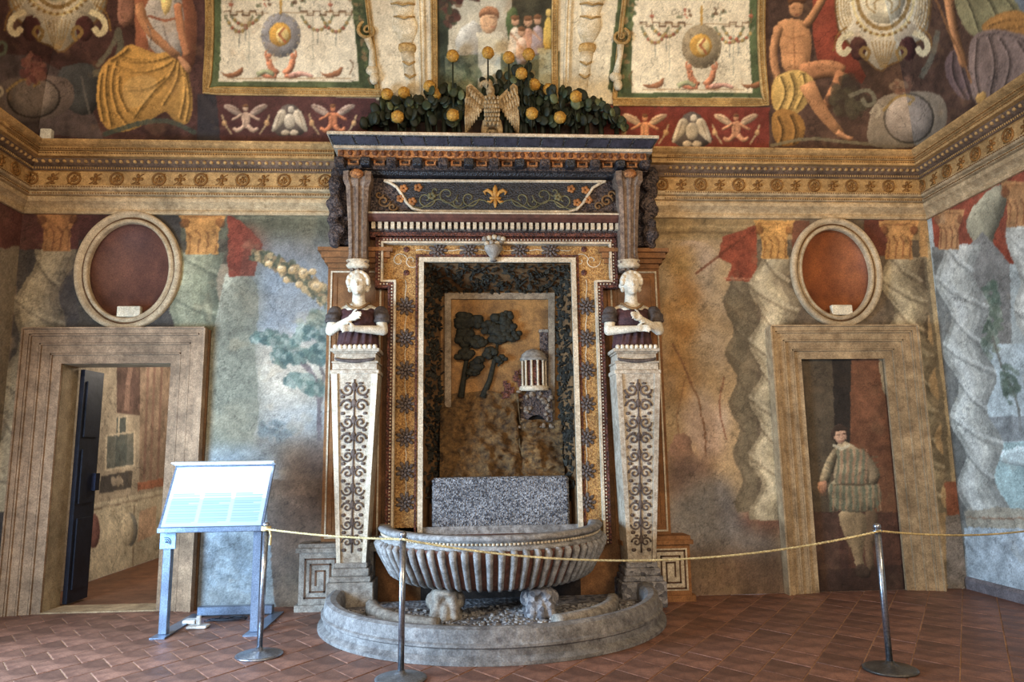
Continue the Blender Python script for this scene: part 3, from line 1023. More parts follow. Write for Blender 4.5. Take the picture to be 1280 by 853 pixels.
def putto(c, u, v, k, skin, wing, fl=1):
    c.poly([(u - 4 * k, v - 6 * k), (u - 12 * k, v - 15 * k), (u - 24 * k, v - 19 * k), (u - 30 * k, v - 16 * k), (u - 18 * k, v - 6 * k), (u - 5 * k, v - 1 * k)], wing, sm=1)
    c.poly([(u + 4 * k, v - 6 * k), (u + 12 * k, v - 15 * k), (u + 24 * k, v - 19 * k), (u + 30 * k, v - 16 * k), (u + 18 * k, v - 6 * k), (u + 5 * k, v - 1 * k)], wing, sm=1)
    for q in (-1, 1):
        c.line([(u + q * 8 * k, v - 9 * k), (u + q * 24 * k, v - 16 * k)], 1.4, (120, 92, 72), .6)
    c.poly([(u - 5 * k, v - 8 * k), (u + 5 * k, v - 8 * k), (u + 6 * k, v + 2 * k), (u + 4 * k, v + 12 * k), (u - 4 * k, v + 12 * k), (u - 6 * k, v + 2 * k)], skin, sm=1)
    c.ell(u, v - 13 * k, 3.6 * k, 4.6 * k, skin)
    c.ell(u, v - 16 * k, 3.8 * k, 2.4 * k, (120, 78, 50))
    for q in (-1, 1):
        c.limb([(u + q * 2 * k, v + 9 * k), (u + q * 10 * k, v + 17 * k), (u + q * 16 * k, v + 12 * k)], 7 * k, 4 * k, skin)
        c.limb([(u + q * 4 * k, v - 6 * k), (u + q * 11 * k, v - 1 * k), (u + q * 18 * k, v + 2 * k)], 4 * k, 3 * k, skin)
        c.line([(u + q * 18 * k, v + 20 * k), (u + q * 26 * k, v + 8 * k), (u + q * 30 * k, v - 4 * k)], 2.2, (196, 168, 122), .8, sm=1)
        c.ell(u + q * 27 * k, v + 6 * k, 3.4 * k, 4 * k, (208, 160, 104), .85)
    c.line([(u - 2 * k, v - 6 * k), (u - 1 * k, v + 10 * k)], 1, tuple(x * .7 for x in skin), .6)


def folds(c, pts, col, n=3, wd=3):
    for p in pts:
        c.line(p, wd, tuple(x * .66 for x in col), .55, sm=2)
        c.line([(u - 3, v - 1) for u, v in p], wd * .8, tuple(min(255, x * 1.18) for x in col), .5, sm=2)


def scrollwork(c, pts, wd, col, dark):
    c.line(pts, wd + 2, dark, .85, sm=2)
    c.line(pts, wd, col, 1, sm=2)


def cartouche(c, u, v, k, fl):
    """cream scrolled shield surround, painted"""
    P = lambda *q: [(u + fl * x * k, v + y * k) for x, y in q]
    c.poly(P((-62, -60), (62, -60), (60, 10), (48, 30), (30, 44), (18, 58), (4, 70), (-8, 60), (-22, 56), (-32, 40), (-52, 26), (-60, 6)), CREAM, sm=1, mott=.1)
    c.poly(P((-30, -60), (30, -60), (28, -6), (0, 12), (-28, -6)), (236, 224, 190), sm=1)
    c.line(P((-34, -50), (-32, -4), (0, 20), (32, -4), (34, -50)), 5, (150, 116, 60), .8, sm=2)
    c.line(P((-40, -50), (-38, 2), (0, 30), (38, 2), (40, -50)), 3, (236, 214, 150), 1, sm=2)
    for i in range(11):
        t = -1.15 + 2.3 * i / 10
        c.ell(u + fl * 36 * k * math.sin(t), v + (26 * math.cos(t) - 4) * k, 2.2, 2.0, (150, 110, 52), .9)
    edge = [(-62, -60), (-60, 6), (-52, 26), (-32, 40), (-22, 56), (-8, 60), (4, 70), (18, 58), (30, 44), (48, 30), (60, 10), (62, -60)]
    c.line(P(*edge), 2.4, (112, 80, 44), .85, sm=1)
    for q in (-1, 1):
        for j in range(5):
            c.line(P((q * (38 + 5 * j), -48 + 4 * j), (q * (46 + 3 * j), -20 + 5 * j), (q * (40 + 2 * j), 4 + 4 * j)), 2, (168, 128, 66), .75, sm=2)
            c.line(P((q * (36 + 5 * j), -50 + 4 * j), (q * (43 + 3 * j), -20 + 5 * j), (q * (37 + 2 * j), 4 + 4 * j)), 1.6, (246, 234, 200), .7, sm=2)
        c.line(P((q * 8, -40), (q * 20, -30), (q * 22, -14), (q * 10, -6)), 2, (170, 134, 76), .7, sm=2)
        c.line(P((q * 4, -24), (q * 12, -20), (q * 10, -10)), 2, (170, 134, 76), .6, sm=2)
    for q in (-1, 1):
        c.poly(P((q * 20, 30), (q * 34, 22), (q * 44, 34), (q * 40, 52), (q * 30, 56), (q * 22, 46)), (72, 40, 38), sm=1)
        c.line(P((q * 22, 54), (q * 16, 44), (q * 24, 36), (q * 30, 44), (q * 25, 50)), 4, (150, 118, 66), .9, sm=2)
        c.line(P((q * 40, 20), (q * 54, 26), (q * 58, 40), (q * 50, 48), (q * 44, 40)), 7, (232, 216, 170), 1, sm=2)
        c.line(P((q * 46, 12), (q * 60, 22), (q * 63, 42)), 2, (150, 110, 54), .8, sm=2)
    for i in range(-3, 4):
        c.line(P((i * 5, 30), (i * 3, 50), (i, 64)), 1.3, (160, 124, 66), .8)


def shield(c, u, v, ru, rv, fill, rim):
    c.poly([(u - ru * 1.7, v + rv), (u - ru * 1.5, v - rv * .3), (u - ru, v - rv), (u + ru, v - rv * 1.1), (u + ru * 1.5, v - rv * .6), (u + ru * 1.5, v + rv * .4), (u + ru * .6, v + rv * 1.1), (u - ru, v + rv * 1.2)], rim, sm=2, mott=.12, vol=.18)
    c.ell(u, v, ru, rv, tuple(x * .62 for x in rim))
    c.ell(u, v, ru * .92, rv * .92, fill)
    c.line([(u - ru, v - rv * .3), (u - ru * .4, v - rv * .95), (u + ru * .3, v - rv * .8), (u, v - rv * .55)], 3, (176, 142, 84), .9, sm=2)
    c.line([(u - ru * 1.5, v - rv * .2), (u - ru * 1.25, v - rv * .6), (u - ru * 1.1, v - rv * .2), (u - ru * 1.3, v - rv * .05)], 3, (190, 172, 142), .9, sm=2)


def grotesque(c, u0, u1, v1, fl, shieldcol):
    """light panel with thin playful ornament: hung medallion, swags, little beasts"""
    W = u1 - u0
    m = (u0 + u1) / 2 + fl * 10
    ink, red, brn = (112, 82, 56), (188, 100, 72), (150, 96, 62)
    y = v1 - 87
    x = u0 + 4
    step = 0
    while x < u1 - 4:
        if abs(x - m) > 24:
            c.line([(x, y + (5 if step % 2 else 0)), (x + 8, y + (5 if step % 2 else 0))], 2, ink, .85)
            c.line([(x + 8, y), (x + 8, y + 5)], 1.6, ink, .85)
        x += 8
        step += 1
    c.line([(u0 + 4, y + 2), (u1 - 4, y + 2)], 1, (170, 140, 100), .8)
    for a, b, dp in ((u0 + 6, u0 + 40, 20), (m - 62, m - 26, 12), (m + 26, m + 66, 18), (u1 - 44, u1 - 8, 20)):
        pts = [(a + (b - a) * t / 8, y + 6 + dp * (1 - (2 * t / 8 - 1) ** 2)) for t in range(9)]
        c.line(pts, 3.2, (122, 124, 92), .9)
        for i, p in enumerate(pts[1:-1]):
            c.ell(p[0], p[1], 2.2, 2.4, red if i % 2 else (196, 158, 90), .85)
        c.line([((a + b) / 2, y + dp + 6), ((a + b) / 2, y + dp + 24)], 1.4, (140, 140, 124), .8)
    c.ell(m, v1 - 57, 25, 28, shieldcol)
    for i in range(16):
        t = 2 * PI * i / 16
        c.ell(m + 23 * math.cos(t), v1 - 57 + 26 * math.sin(t), 1.4, 1.4, (196, 176, 136), .8)
    c.ell(m - 1, v1 - 58, 14, 15, GOLD)
    c.ell(m + 2, v1 - 57, 8, 10, (226, 196, 120))
    c.line([(m + 4, v1 - 66), (m - 2, v1 - 58), (m + 6, v1 - 48)], 3, (168, 84, 50), .8)
    for q in (-1, 1):                                         # two crouching figures holding the medallion up
        c.limb([(m + q * 4, v1 - 8), (m + q * 13, v1 - 16), (m + q * 15, v1 - 27)], 9, 7, (208, 132, 92))
        c.limb([(m + q * 5, v1 - 6), (m + q * 18, v1 - 5), (m + q * 26, v1 - 9)], 6, 4, (204, 126, 90))
        c.limb([(m + q * 15, v1 - 24), (m + q * 20, v1 - 32), (m + q * 18, v1 - 38)], 3, 2.4, (208, 132, 92))
        c.ell(m + q * 15, v1 - 31, 3.2, 3.8, (206, 130, 92))
    c.limb([(m - 30, v1 - 7), (m - 18, v1 - 13), (m - 8, v1 - 7)], 7, 5, (158, 160, 116), .9)
    c.limb([(m + 10, v1 - 6), (m + 26, v1 - 10), (m + 40, v1 - 5)], 7, 4, (204, 150, 130), .9)
    for q in (-1, 1):
        b = m + q * 62
        c.poly([(b - 16, v1 - 16), (b - 10, v1 - 8), (b + 6, v1 - 11), (b + 16, v1 - 20), (b + 14, v1 - 8), (b + 6, v1 - 4), (b - 8, v1 - 4)], brn, .95, sm=1)
        c.line([(b + q * 24, v1 - 8), (b + q * 30, v1 - 20), (b + q * 24, v1 - 26)], 1.6, ink, .7, sm=1)
        c.line([(m + q * 40, y + 8), (m + q * 40, v1 - 20)], 1, (150, 150, 130), .7)
        c.line([(b, y), (b, y - 16)], 1.4, brn, .7)
        c.ell(b, y - 8, 3, 2.4, red, .8)
    c.line([(u0 + 8, v1 - 3), (u1 - 8, v1 - 3)], 1.4, (176, 140, 96), .8)
    c.line([(m, y + 2), (m, y - 20)], 3, GOLD, .9)
    for q in (-1, 1):
        c.blobs(m + q * 22, y - 10, 10, 8, 8, 2.4, [ink, (122, 124, 92), red], 80 + q, .8)


def paint_cove(c):
    c.rect(-400, -160, 1700, 200, (84, 62, 50), mott=.25)
    # ---- left allegory
    c.poly([(-60, -60), (260, -60), (258, 190), (-60, 190)], (76, 50, 46), mott=.3)
    c.poly([(-80, 60), (40, 70), (100, 100), (130, 176), (-80, 150)], (86, 72, 70), mott=.25)
    c.poly([(68, 86), (110, 76), (128, 92), (122, 140), (98, 146), (78, 128)], (66, 66, 66), sm=1)
    c.line([(102, 96), (106, 118), (112, 142)], 2.5, (104, 98, 92), .8)
    c.line([(122, 82), (140, 60), (148, 36)], 6, (112, 108, 92), .85, sm=1)
    c.line([(148, 40), (152, 60), (142, 84), (118, 92)], 8, (98, 94, 80), .9, sm=2)
    shield(c, 42, 122, 34, 26, (132, 116, 104), (112, 96, 88))
    c.blobs(42, 86, 14, 18, 30, 6, [(140, 84, 74), (120, 70, 66), (160, 104, 88)], 90, .8)
    cartouche(c, 72, -6, 1.05, 1)
    c.line([(-10, 60), (6, 50), (8, 66), (-4, 70)], 4, (96, 104, 84), .9, sm=2)
    # seated robed woman
    c.poly([(160, -20), (215, -30), (246, 0), (246, 70), (236, 96), (190, 90), (168, 60), (170, 30)], (150, 92, 66), sm=1)
    c.poly([(176, 20), (196, -20), (224, -20), (232, 40), (226, 80), (190, 70)], (176, 168, 160), sm=1)
    c.poly([(198, -20), (216, -20), (214, 12), (204, 22)], (232, 206, 130), sm=1)
    c.line([(186, 20), (206, 26), (224, 22)], 3, (160, 92, 66), .9)
    c.drape([(122, 98), (128, 80), (147, 68), (160, 54), (178, 60), (196, 68), (215, 62), (226, 68), (236, 100), (242, 126), (238, 152), (228, 157), (216, 150), (207, 137), (190, 150), (165, 164), (140, 166), (125, 152), (120, 125)], (194, 146, 74),
            [[(128, 92), (124, 120), (130, 152)], [(136, 82), (131, 112), (140, 158)], [(147, 76), (139, 104), (146, 140), (162, 160)], [(150, 72), (170, 78), (196, 76), (220, 68)], [(146, 84), (176, 92), (206, 84), (222, 72)],
             [(222, 74), (214, 96), (190, 116), (168, 148)], [(225, 78), (222, 104), (204, 132)], [(229, 82), (234, 112), (226, 148)], [(233, 92), (239, 124), (233, 152)], [(160, 62), (150, 70), (138, 76)], [(150, 96), (148, 116), (160, 140)], [(206, 98), (186, 112), (160, 112)]])
    c.poly([(152, 100), (186, 92), (200, 104), (178, 134), (156, 136)], (214, 180, 118), .38, sm=2, vol=0)
    c.limb([(172, 4), (182, 34), (202, 54), (224, 72)], 14, 9, (196, 138, 96))
    c.poly([(220, 68), (232, 74), (240, 86), (236, 92), (226, 82)], (198, 142, 100), sm=1)
    c.limb([(222, 4), (226, 40), (234, 70)], 11, 8, (178, 118, 82))
    c.line([(184, 30), (190, 46), (186, 62)], 2, (120, 112, 108), .6, sm=1)
    c.line([(204, 32), (208, 48), (214, 60)], 2, (120, 112, 108), .6, sm=1)
    c.poly([(148, -10), (166, -16), (170, 20), (158, 36), (146, 28)], (150, 104, 86), sm=1)
    c.line([(130, 168), (180, 152), (212, 150), (244, 166)], 6, (72, 80, 70), .8, sm=2)
    # ---- right allegory
    c.poly([(960, -60), (1400, -60), (1400, 200), (960, 200)], (86, 62, 50), mott=.3)
    c.poly([(1016, -30), (1060, -30), (1060, 50), (1090, 110), (1040, 90), (1016, 70)], (150, 68, 48), sm=1)
    c.poly([(968, 30), (984, 22), (1008, 26), (1016, 50), (1010, 92), (978, 92), (976, 60)], (198, 138, 88), sm=1, mott=.1)       # torso
    c.line([(992, 34), (994, 86)], 1.6, (150, 96, 58), .7)
    c.line([(980, 44), (990, 48), (1006, 44)], 1.6, (158, 102, 62), .7)
    c.line([(982, 66), (1004, 66)], 1.2, (158, 102, 62), .6)
    c.ell(995, 10, 9, 12, (200, 140, 92))
    c.poly([(984, -2), (996, -10), (1008, -2), (1006, 6), (994, 2), (986, 8)], (112, 72, 44), sm=1)
    c.line([(990, 10), (993, 10)], 1.4, (90, 56, 36), .8)
    c.line([(999, 10), (1002, 10)], 1.4, (90, 56, 36), .8)
    c.line([(994, 18), (1000, 18)], 1.4, (150, 78, 58), .8)
    c.limb([(1006, 34), (1020, 14), (1036, -16)], 12, 9, (186, 128, 82))
    c.limb([(974, 32), (965, 66), (972, 100), (982, 120)], 12, 8, (190, 132, 86))
    c.limb([(1000, 92), (1038, 84), (1054, 92)], 26, 18, (170, 114, 74))
    c.limb([(1054, 90), (1044, 112), (1032, 134)], 18, 11, (164, 108, 70))
    c.drape([(964, 100), (980, 90), (1000, 86), (1018, 98), (1018, 114), (1004, 138), (984, 148), (964, 136)], (202, 162, 88),
            [[(976, 96), (984, 116), (974, 138)], [(988, 92), (996, 114), (984, 142)], [(1004, 92), (1008, 112), (996, 136)]])
    c.drape([(962, 140), (984, 134), (1008, 150), (1004, 180), (968, 185)], (160, 112, 54), [[(972, 146), (980, 164), (974, 182)], [(988, 144), (996, 162), (992, 180)]])
    c.limb([(1008, 104), (1022, 132), (1038, 154), (1052, 168)], 22, 9, (196, 136, 88))
    c.limb([(1046, 164), (1056, 172), (1066, 174)], 8, 5, (194, 134, 90))
    c.line([(964, 182), (1010, 172), (1060, 178), (1110, 182)], 4, (134, 122, 92), .8, sm=1)
    c.blobs(1060, 120, 22, 24, 40, 9, [(70, 60, 46), (92, 84, 62), (62, 48, 42)], 95, .6)
    c.line([(1062, 120), (1086, 110), (1096, 126), (1084, 134), (1078, 124)], 5, (132, 124, 100), .8, sm=2)
    shield(c, 1136, 148, 32, 32, (158, 142, 126), (146, 130, 108))
    c.blobs(1128, 106, 14, 10, 20, 5, [(132, 92, 70), (104, 76, 60), (150, 120, 92)], 96, .8)
    cartouche(c, 1104, 22, .98, -1)
    c.line([(1172, 40), (1166, 70), (1152, 96)], 7, (112, 108, 92), .8, sm=1)
    # seated figure on the right side
    c.drape([(1184, -30), (1250, -40), (1300, 40), (1300, 70), (1220, 50), (1200, 30)], (146, 138, 96), [[(1200, -20), (1214, 10), (1224, 40)], [(1220, -24), (1236, 0), (1250, 30)], [(1240, -20), (1262, 4), (1280, 30)]])
    c.poly([(1240, -40), (1400, -40), (1400, 60), (1280, 20)], (120, 132, 144), .9)
    c.drape([(1224, 30), (1262, 10), (1300, 20), (1320, 50), (1262, 42), (1232, 44)], (182, 126, 62), [[(1236, 32), (1264, 22), (1296, 30)], [(1240, 40), (1270, 32), (1300, 42)]])
    c.drape([(1176, 82), (1196, 54), (1210, 80), (1218, 128), (1196, 122)], (112, 90, 88), [[(1192, 66), (1190, 94), (1206, 122)], [(1200, 72), (1206, 100), (1214, 124)]])
    c.drape([(1212, 46), (1240, 34), (1284, 44), (1330, 60), (1330, 112), (1240, 134), (1216, 132), (1210, 84)], (134, 112, 102),
            [[(1222, 48), (1218, 90), (1226, 128)], [(1236, 46), (1246, 80), (1236, 126)], [(1250, 48), (1266, 76), (1252, 120)], [(1272, 52), (1290, 80), (1272, 112)], [(1226, 44), (1250, 40), (1280, 52)]])
    c.limb([(1186, -4), (1192, 40), (1206, 84)], 14, 9, (180, 122, 76))
    c.line([(1160, -20), (1186, 40), (1214, 104)], 3, (150, 100, 60), .9)
    c.poly([(1218, 120), (1232, 112), (1234, 126), (1222, 132)], (196, 150, 80), sm=1)
    # ---- stucco field around the three panels
    c.poly([(256, -80), (962, -80), (962, 130), (256, 122)], (212, 192, 152), mott=.08)
    c.poly([(440, -60), (545, -60), (560, 130), (478, 122)], (222, 206, 172), mott=.06)
    c.poly([(700, -60), (800, -60), (768, 130), (692, 130)], (224, 208, 172), mott=.06)
    # ---- grotesque panels
    c.poly([(262, -60), (446, -60), (474, 110), (262, 110)], GRN, mott=.2)
    c.poly([(274, -60), (432, -60), (449, 102), (273, 102)], (232, 218, 186), mott=.05)
    grotesque(c, 276, 446, 101, -1, (142, 138, 136))
    c.poly([(434, -60), (452, -60), (474, 110), (450, 110)], (74, 84, 52), mott=.3)
    c.poly([(768, 122), (800, -60), (954, -60), (954, 122)], GRN, mott=.2)
    c.poly([(796, -60), (940, -60), (941, 116), (790, 116)], (234, 218, 182), mott=.05)
    grotesque(c, 796, 938, 115, 1, (150, 132, 100))
    c.poly([(776, 112), (796, -10), (804, -60), (782, -60), (760, 112)], (78, 88, 54), mott=.3)
    for k in range(16):
        f = k / 15
        c.blobs(440 + 28 * f, -20 + 128 * f, 6, 4, 4, 3.4, [(62, 76, 46), (104, 112, 70), (150, 120, 80)], 120 + k, .8)
        c.blobs(794 - 22 * f, -20 + 132 * f, 6, 4, 4, 3.4, [(62, 76, 46), (104, 112, 70), (150, 120, 80)], 150 + k, .8)
    # ---- centre picture: park with bust on a pedestal and a group of people
    c.poly([(545, -60), (693, -60), (694, 150), (545, 150)], (150, 142, 118))
    c.poly([(556, -60), (640, -60), (640, 70), (556, 80)], (206, 192, 160), col2=(176, 176, 160))
    c.poly([(568, 40), (600, 20), (606, 70), (572, 80)], (176, 176, 168), .8, sm=1)
    c.poly([(545, -60), (566, -60), (560, 60), (556, 150), (545, 150)], (58, 64, 48), mott=.3)
    c.blobs(562, 6, 12, 26, 60, 5, [(70, 54, 44), (96, 60, 50), (66, 74, 52), (120, 90, 66)], 97, .8)
    c.blobs(585, -6, 26, 8, 30, 5, [(84, 44, 40), (70, 54, 44), (120, 72, 56)], 98, .8)
    c.poly([(556, 70), (700, 64), (700, 150), (556, 150)], (112, 116, 88), mott=.25)
    c.rect(640, -60, 694, 60, (70, 66, 48), mott=.3)
    c.poly([(630, 20), (644, 4), (650, 30), (638, 60)], (72, 92, 54), sm=1)
    c.rect(598, 42, 626, 110, (206, 198, 168))
    c.rect(595, 40, 629, 47, (220, 212, 184))
    c.ell(611, 27, 11, 15, (214, 168, 124))
    c.poly([(598, 24), (600, 12), (612, 6), (624, 12), (624, 26), (618, 18), (606, 18)], (164, 112, 76), sm=1)
    c.line([(612, 22), (619, 22)], 1.6, (110, 70, 50), .8)
    c.line([(614, 34), (619, 34)], 1.6, (160, 84, 66), .8)
    for u, v, cl, k in ((644, 44, (214, 196, 168), 1.0), (660, 46, (206, 150, 120), 1.05), (672, 42, (168, 150, 150), .95), (652, 56, (226, 190, 160), .9)):
        c.poly([(u - 9 * k, v + 28 * k), (u - 7 * k, v - 6 * k), (u, v - 12 * k), (u + 7 * k, v - 6 * k), (u + 9 * k, v + 28 * k)], cl, sm=1)
        c.ell(u, v - 18 * k, 5 * k, 6.5 * k, (208, 156, 116))
        c.ell(u, v - 22 * k, 5.4 * k, 3.4 * k, (122, 82, 52))
        c.line([(u - 6 * k, v - 2), (u + 4 * k, v + 8)], 3, (206, 152, 112), .8)
    c.rect(674, 62, 694, 130, (170, 168, 134))
    c.rect(672, 60, 694, 66, (190, 186, 150))
    c.poly([(678, 62), (680, 30), (686, 18), (692, 32), (692, 62)], (220, 182, 84), sm=1)
    c.ell(686, 16, 4, 5.5, (222, 186, 100))
    c.blobs(580, 96, 20, 14, 30, 6, [(92, 106, 76), (124, 128, 96), (76, 88, 66)], 99, .7)
    c.blobs(650, 100, 20, 12, 20, 6, [(220, 176, 90), (196, 160, 100)], 100, .5)
    # ---- frieze of winged children and white eagles
    c.poly([(246, 118), (470, 122), (480, 190), (246, 190)], (86, 50, 48), mott=.15)
    c.poly([(246, 118), (270, 118), (276, 190), (246, 190)], (56, 52, 56))
    c.poly([(752, 132), (962, 134), (962, 196), (752, 196)], (128, 54, 42), mott=.15)
    for u, sk in ((307, (200, 164, 136)), (416, (196, 118, 78))):
        putto(c, u, 148, .98, sk, (176, 150, 132))
    for u, sk in ((806, (212, 142, 96)), (920, (206, 142, 100))):
        putto(c, u, 160, .98, sk, (196, 160, 124))
    for u, v, k in ((362, 148, .9), (865, 160, 1.0)):
        c.poly([(u - 30 * k, v + 24 * k), (u - 14 * k, v - 14 * k), (u, v - 22 * k), (u + 14 * k, v - 14 * k), (u + 30 * k, v + 24 * k)], (90, 80, 74), sm=1)
        for q in (-1, 1):
            c.poly([(u + q * 4 * k, v - 10 * k), (u + q * 14 * k, v - 14 * k), (u + q * 22 * k, v + 4 * k), (u + q * 26 * k, v + 22 * k), (u + q * 14 * k, v + 12 * k), (u + q * 6 * k, v + 4 * k)], (206, 190, 162), sm=1)
            c.line([(u + q * 12 * k, v - 8 * k), (u + q * 20 * k, v + 16 * k)], 1.3, (140, 122, 100), .8)
            c.ell(u + q * 6 * k, v + 20 * k, 6 * k, 4 * k, (196, 176, 146))
        c.ell(u, v + 4 * k, 8 * k, 11 * k, (206, 192, 166))
        c.ell(u + 2 * k, v - 12 * k, 4.5 * k, 5 * k, (214, 200, 176))


OLDF = paint_mat('cove_fresco', .16)
vb = Canvas(-WX, WX, -.05, TM, .01, conv_back, (90, 66, 52))
paint_cove(vb)
vb.weather(.11, (150, 116, 80), .10, 5, .86, .35, .95)
CEILM = mat('ceiling_plaster', (190, 166, 124), (150, 128, 92), 4, .85, .2)
ceiling = struct(MB().box(-WX + 2.8, WX - 2.8, -8.3, -2.8, 7.24, 7.4).build('ceiling', CEILM))


def keep_vault(S, T):
    return np.abs(S) < WX - cove(T)[0] + .012


vb.mesh('painted_cove', lambda S, T: (S, -cove(T)[0], cove(T)[1]), OLDF, keep_vault, parent=ceiling)
for sg in (1, -1):
    vc = Canvas(0, 3.0, -.05, TM, .012, conv_side(sg), (90, 66, 52))
    paint_cove(vc)
    vc.weather(.11, (150, 116, 80), .10, 6, .86, .35, .95)
    vc.mesh('painted_cove', lambda S, T: (sg * (WX - cove(T)[0]), -S, cove(T)[1]), OLDF,
            lambda S, T: S > cove(T)[0] - .014, flip=sg < 0, parent=ceiling)
# plain rest of the cove up to the flat of the ceiling
n = 12
ts = [TM + (RC * PI / 2 - TM) * i / n for i in range(n + 1)]
up = MB()
vs_, fs_ = [], []
for t in ts:
    e, z = (float(q) for q in cove(t))
    vs_ += [(-WX + e, -11.3 + e, z), (-WX + e, -e, z), (WX - e, -e, z), (WX - e, -11.3 + e, z)]
for i in range(n):
    for k in range(4):
        fs_.append((i * 4 + k, i * 4 + (k + 1) % 4, (i + 1) * 4 + (k + 1) % 4, (i + 1) * 4 + k))
up.add(vs_, fs_).build('upper_cove', CEILM, ceiling, True)
lo = MB()
tt = [TM * i / 10 for i in range(11)]
for sg in (1, -1):
    vs_ = []
    for t in tt:
        e, z = (float(q) for q in cove(t))
        vs_ += [(sg * (WX - e), -3.0, z), (sg * (WX - e), -11.3 + e, z)]
    lo.add(vs_, [(2 * i, 2 * i + 1, 2 * i + 3, 2 * i + 2) for i in range(10)])
lo.build('plain_cove', CEILM, ceiling, True)

# gilt mouldings that frame the three panels, following the curve of the cove
GILT = mat('gilt_moulding', (206, 172, 112), (158, 122, 70), 30, .6, .4)
STUC = mat('white_stucco', (226, 212, 182), (190, 170, 132), 14, .8, .3)


def on_cove(u, v, out=0.0):
    x, t = conv_back(u, v)
    e, z = (float(q) for q in cove(t))
    a = t / RC
    return Vector((x, -e - out * math.cos(a), z - out * math.sin(a)))


def bar(pts, wd, th, name, m, bead=True):
    P = [on_cove(*q) for q in pts]
    fine = []
    for a, b in zip(P[:-1], P[1:]):
        k = max(2, int((b - a).length / .12))
        fine += [a + (b - a) * i / k for i in range(k)]
    fine.append(P[-1])
    mb = MB()
    vs_ = []
    for i, p in enumerate(fine):
        dd = (fine[min(i + 1, len(fine) - 1)] - fine[max(0, i - 1)]).normalized()
        t = cove_t(p.z)
        nrm = Vector((0, -math.cos(t / RC), -math.sin(t / RC)))
        e, z = (float(q) for q in cove(t))
        p = Vector((p.x, -e, z))
        sd = dd.cross(nrm).normalized()
        vs_ += [p + sd * wd * a + nrm * th * h for a, h in ((-.5, 0), (-.5, .7), (-.3, 1), (-.15, .55), (.15, .55), (.3, 1), (.5, .7), (.5, 0))]
    mb.loops(vs_, 8, len(fine))
    o = mb.build(name, m, ceiling)
    if bead:
        bm_ = MB()
        L = 0
        for a, b in zip(fine[:-1], fine[1:]):
            k = max(1, int((b - a).length / .022))
            for i in range(k):
                q = a + (b - a) * i / k
                t = cove_t(q.z)
                e, z = (float(x) for x in cove(t))
                bm_.ball((q.x, -e - .75 * th * math.cos(t / RC), z - .75 * th * math.sin(t / RC)), .0085, 5, 4)
        tag(bm_.build('bead_row', m, o, True, fix=False), kind='stuff')


bar([(258, -70), (258, 114), (476, 117)], .085, .035, 'panel_moulding', GILT)
bar([(450, -70), (472, 114)], .05, .03, 'panel_moulding', GILT, False)
bar([(766, 128), (957, 129), (957, -70)], .085, .035, 'panel_moulding', GILT)
bar([(790, -70), (768, 124)], .05, .03, 'panel_moulding', GILT, False)
bar([(541, -70), (543, 128)], .07, .035, 'panel_moulding', GILT)
bar([(696, -70), (694, 130)], .07, .035, 'panel_moulding', GILT)
bar([(524, -70), (529, 128)], .06, .03, 'panel_moulding', STUC, False)
bar([(716, -70), (708, 130)], .06, .03, 'panel_moulding', STUC, False)


def stucco_herm(u, v0, sg):
    """white stucco term on the rib: flowing head-dress, torso, tapering shaft, leaf drop"""
    hm = MB()
    R = [on_cove(u - sg * 1.0 * (v - 40) * .1, v) for v in range(-40, 121, 4)]

    def put(f0, f1, wds, nm, m):
        k = len(wds)
        vs_ = []
        for i, w_ in enumerate(wds):
            f = f0 + (f1 - f0) * i / (k - 1)
            j = min(len(R) - 2, int(f * (len(R) - 1)))
            p = R[j].lerp(R[j + 1], f * (len(R) - 1) - j)
            for a in range(9):
                q = PI * a / 8
                vs_.append((p.x + w_ * math.cos(q), p.y - w_ * .55 * math.sin(q) + .01, p.z))
        o = MB().loops(vs_, 9, k, True, False)
        return o
    root = None
    body = put(.12, .60, [.06, .10, .12, .13, .115, .10, .12, .135, .12, .09, .055], 'x', STUC)
    root = body.build('stucco_herm', STUC, ceiling, True)
    put(.60, .66, [.09, .10, .085], 'x', GILT).build('collar', GILT, root, True)
    put(.66, .99, [.075, .07, .06, .065, .05, .055, .045], 'x', STUC).build('herm_shaft', STUC, root, True)
    for f, w_ in ((.30, .12), (.42, .105), (.76, .06), (.86, .055)):
        j = int(f * (len(R) - 1))
        p = R[j]
        MB().tube([(p.x - w_, p.y - .01, p.z + .02), (p.x - w_ * .5, p.y - w_ * .6, p.z - .015), (p.x, p.y - w_ * .62, p.z - .035), (p.x + w_ * .5, p.y - w_ * .6, p.z - .015), (p.x + w_, p.y - .01, p.z + .02)], .011, 6).build('gilt_swag', GILT, root, True)


stucco_herm(507, 0, -1)
stucco_herm(736, 0, 1)
for u, v in ((460, 40), (775, 48)):
    p = on_cove(u, v)
    pts = [Vector((x, p.y - .03, z)) for x, z in spiral(p.x, p.z, .11, 1.6, PI * .5, 1 if u < 640 else -1)]
    o = MB().tube(pts, [.022 - .012 * i / len(pts) for i in range(len(pts))], 6).build('stucco_scroll', GILT, ceiling, True)
    q = on_cove(u + (6 if u < 640 else -6), v + 50)
    mb = MB().tube([p + Vector((0, -.02, -.08)), p.lerp(q, .5) + Vector((.02, -.03, 0)), q + Vector((0, -.02, 0))], [.04, .03, .045], 8)
    mb.ball(q + Vector((0, -.03, 0)), (.07, .05, .06), 8, 6)
    mb.ball(q + Vector((.02, -.03, -.09)), (.05, .04, .07), 8, 6)
    mb.build('scroll_drop', STUC, o, True)

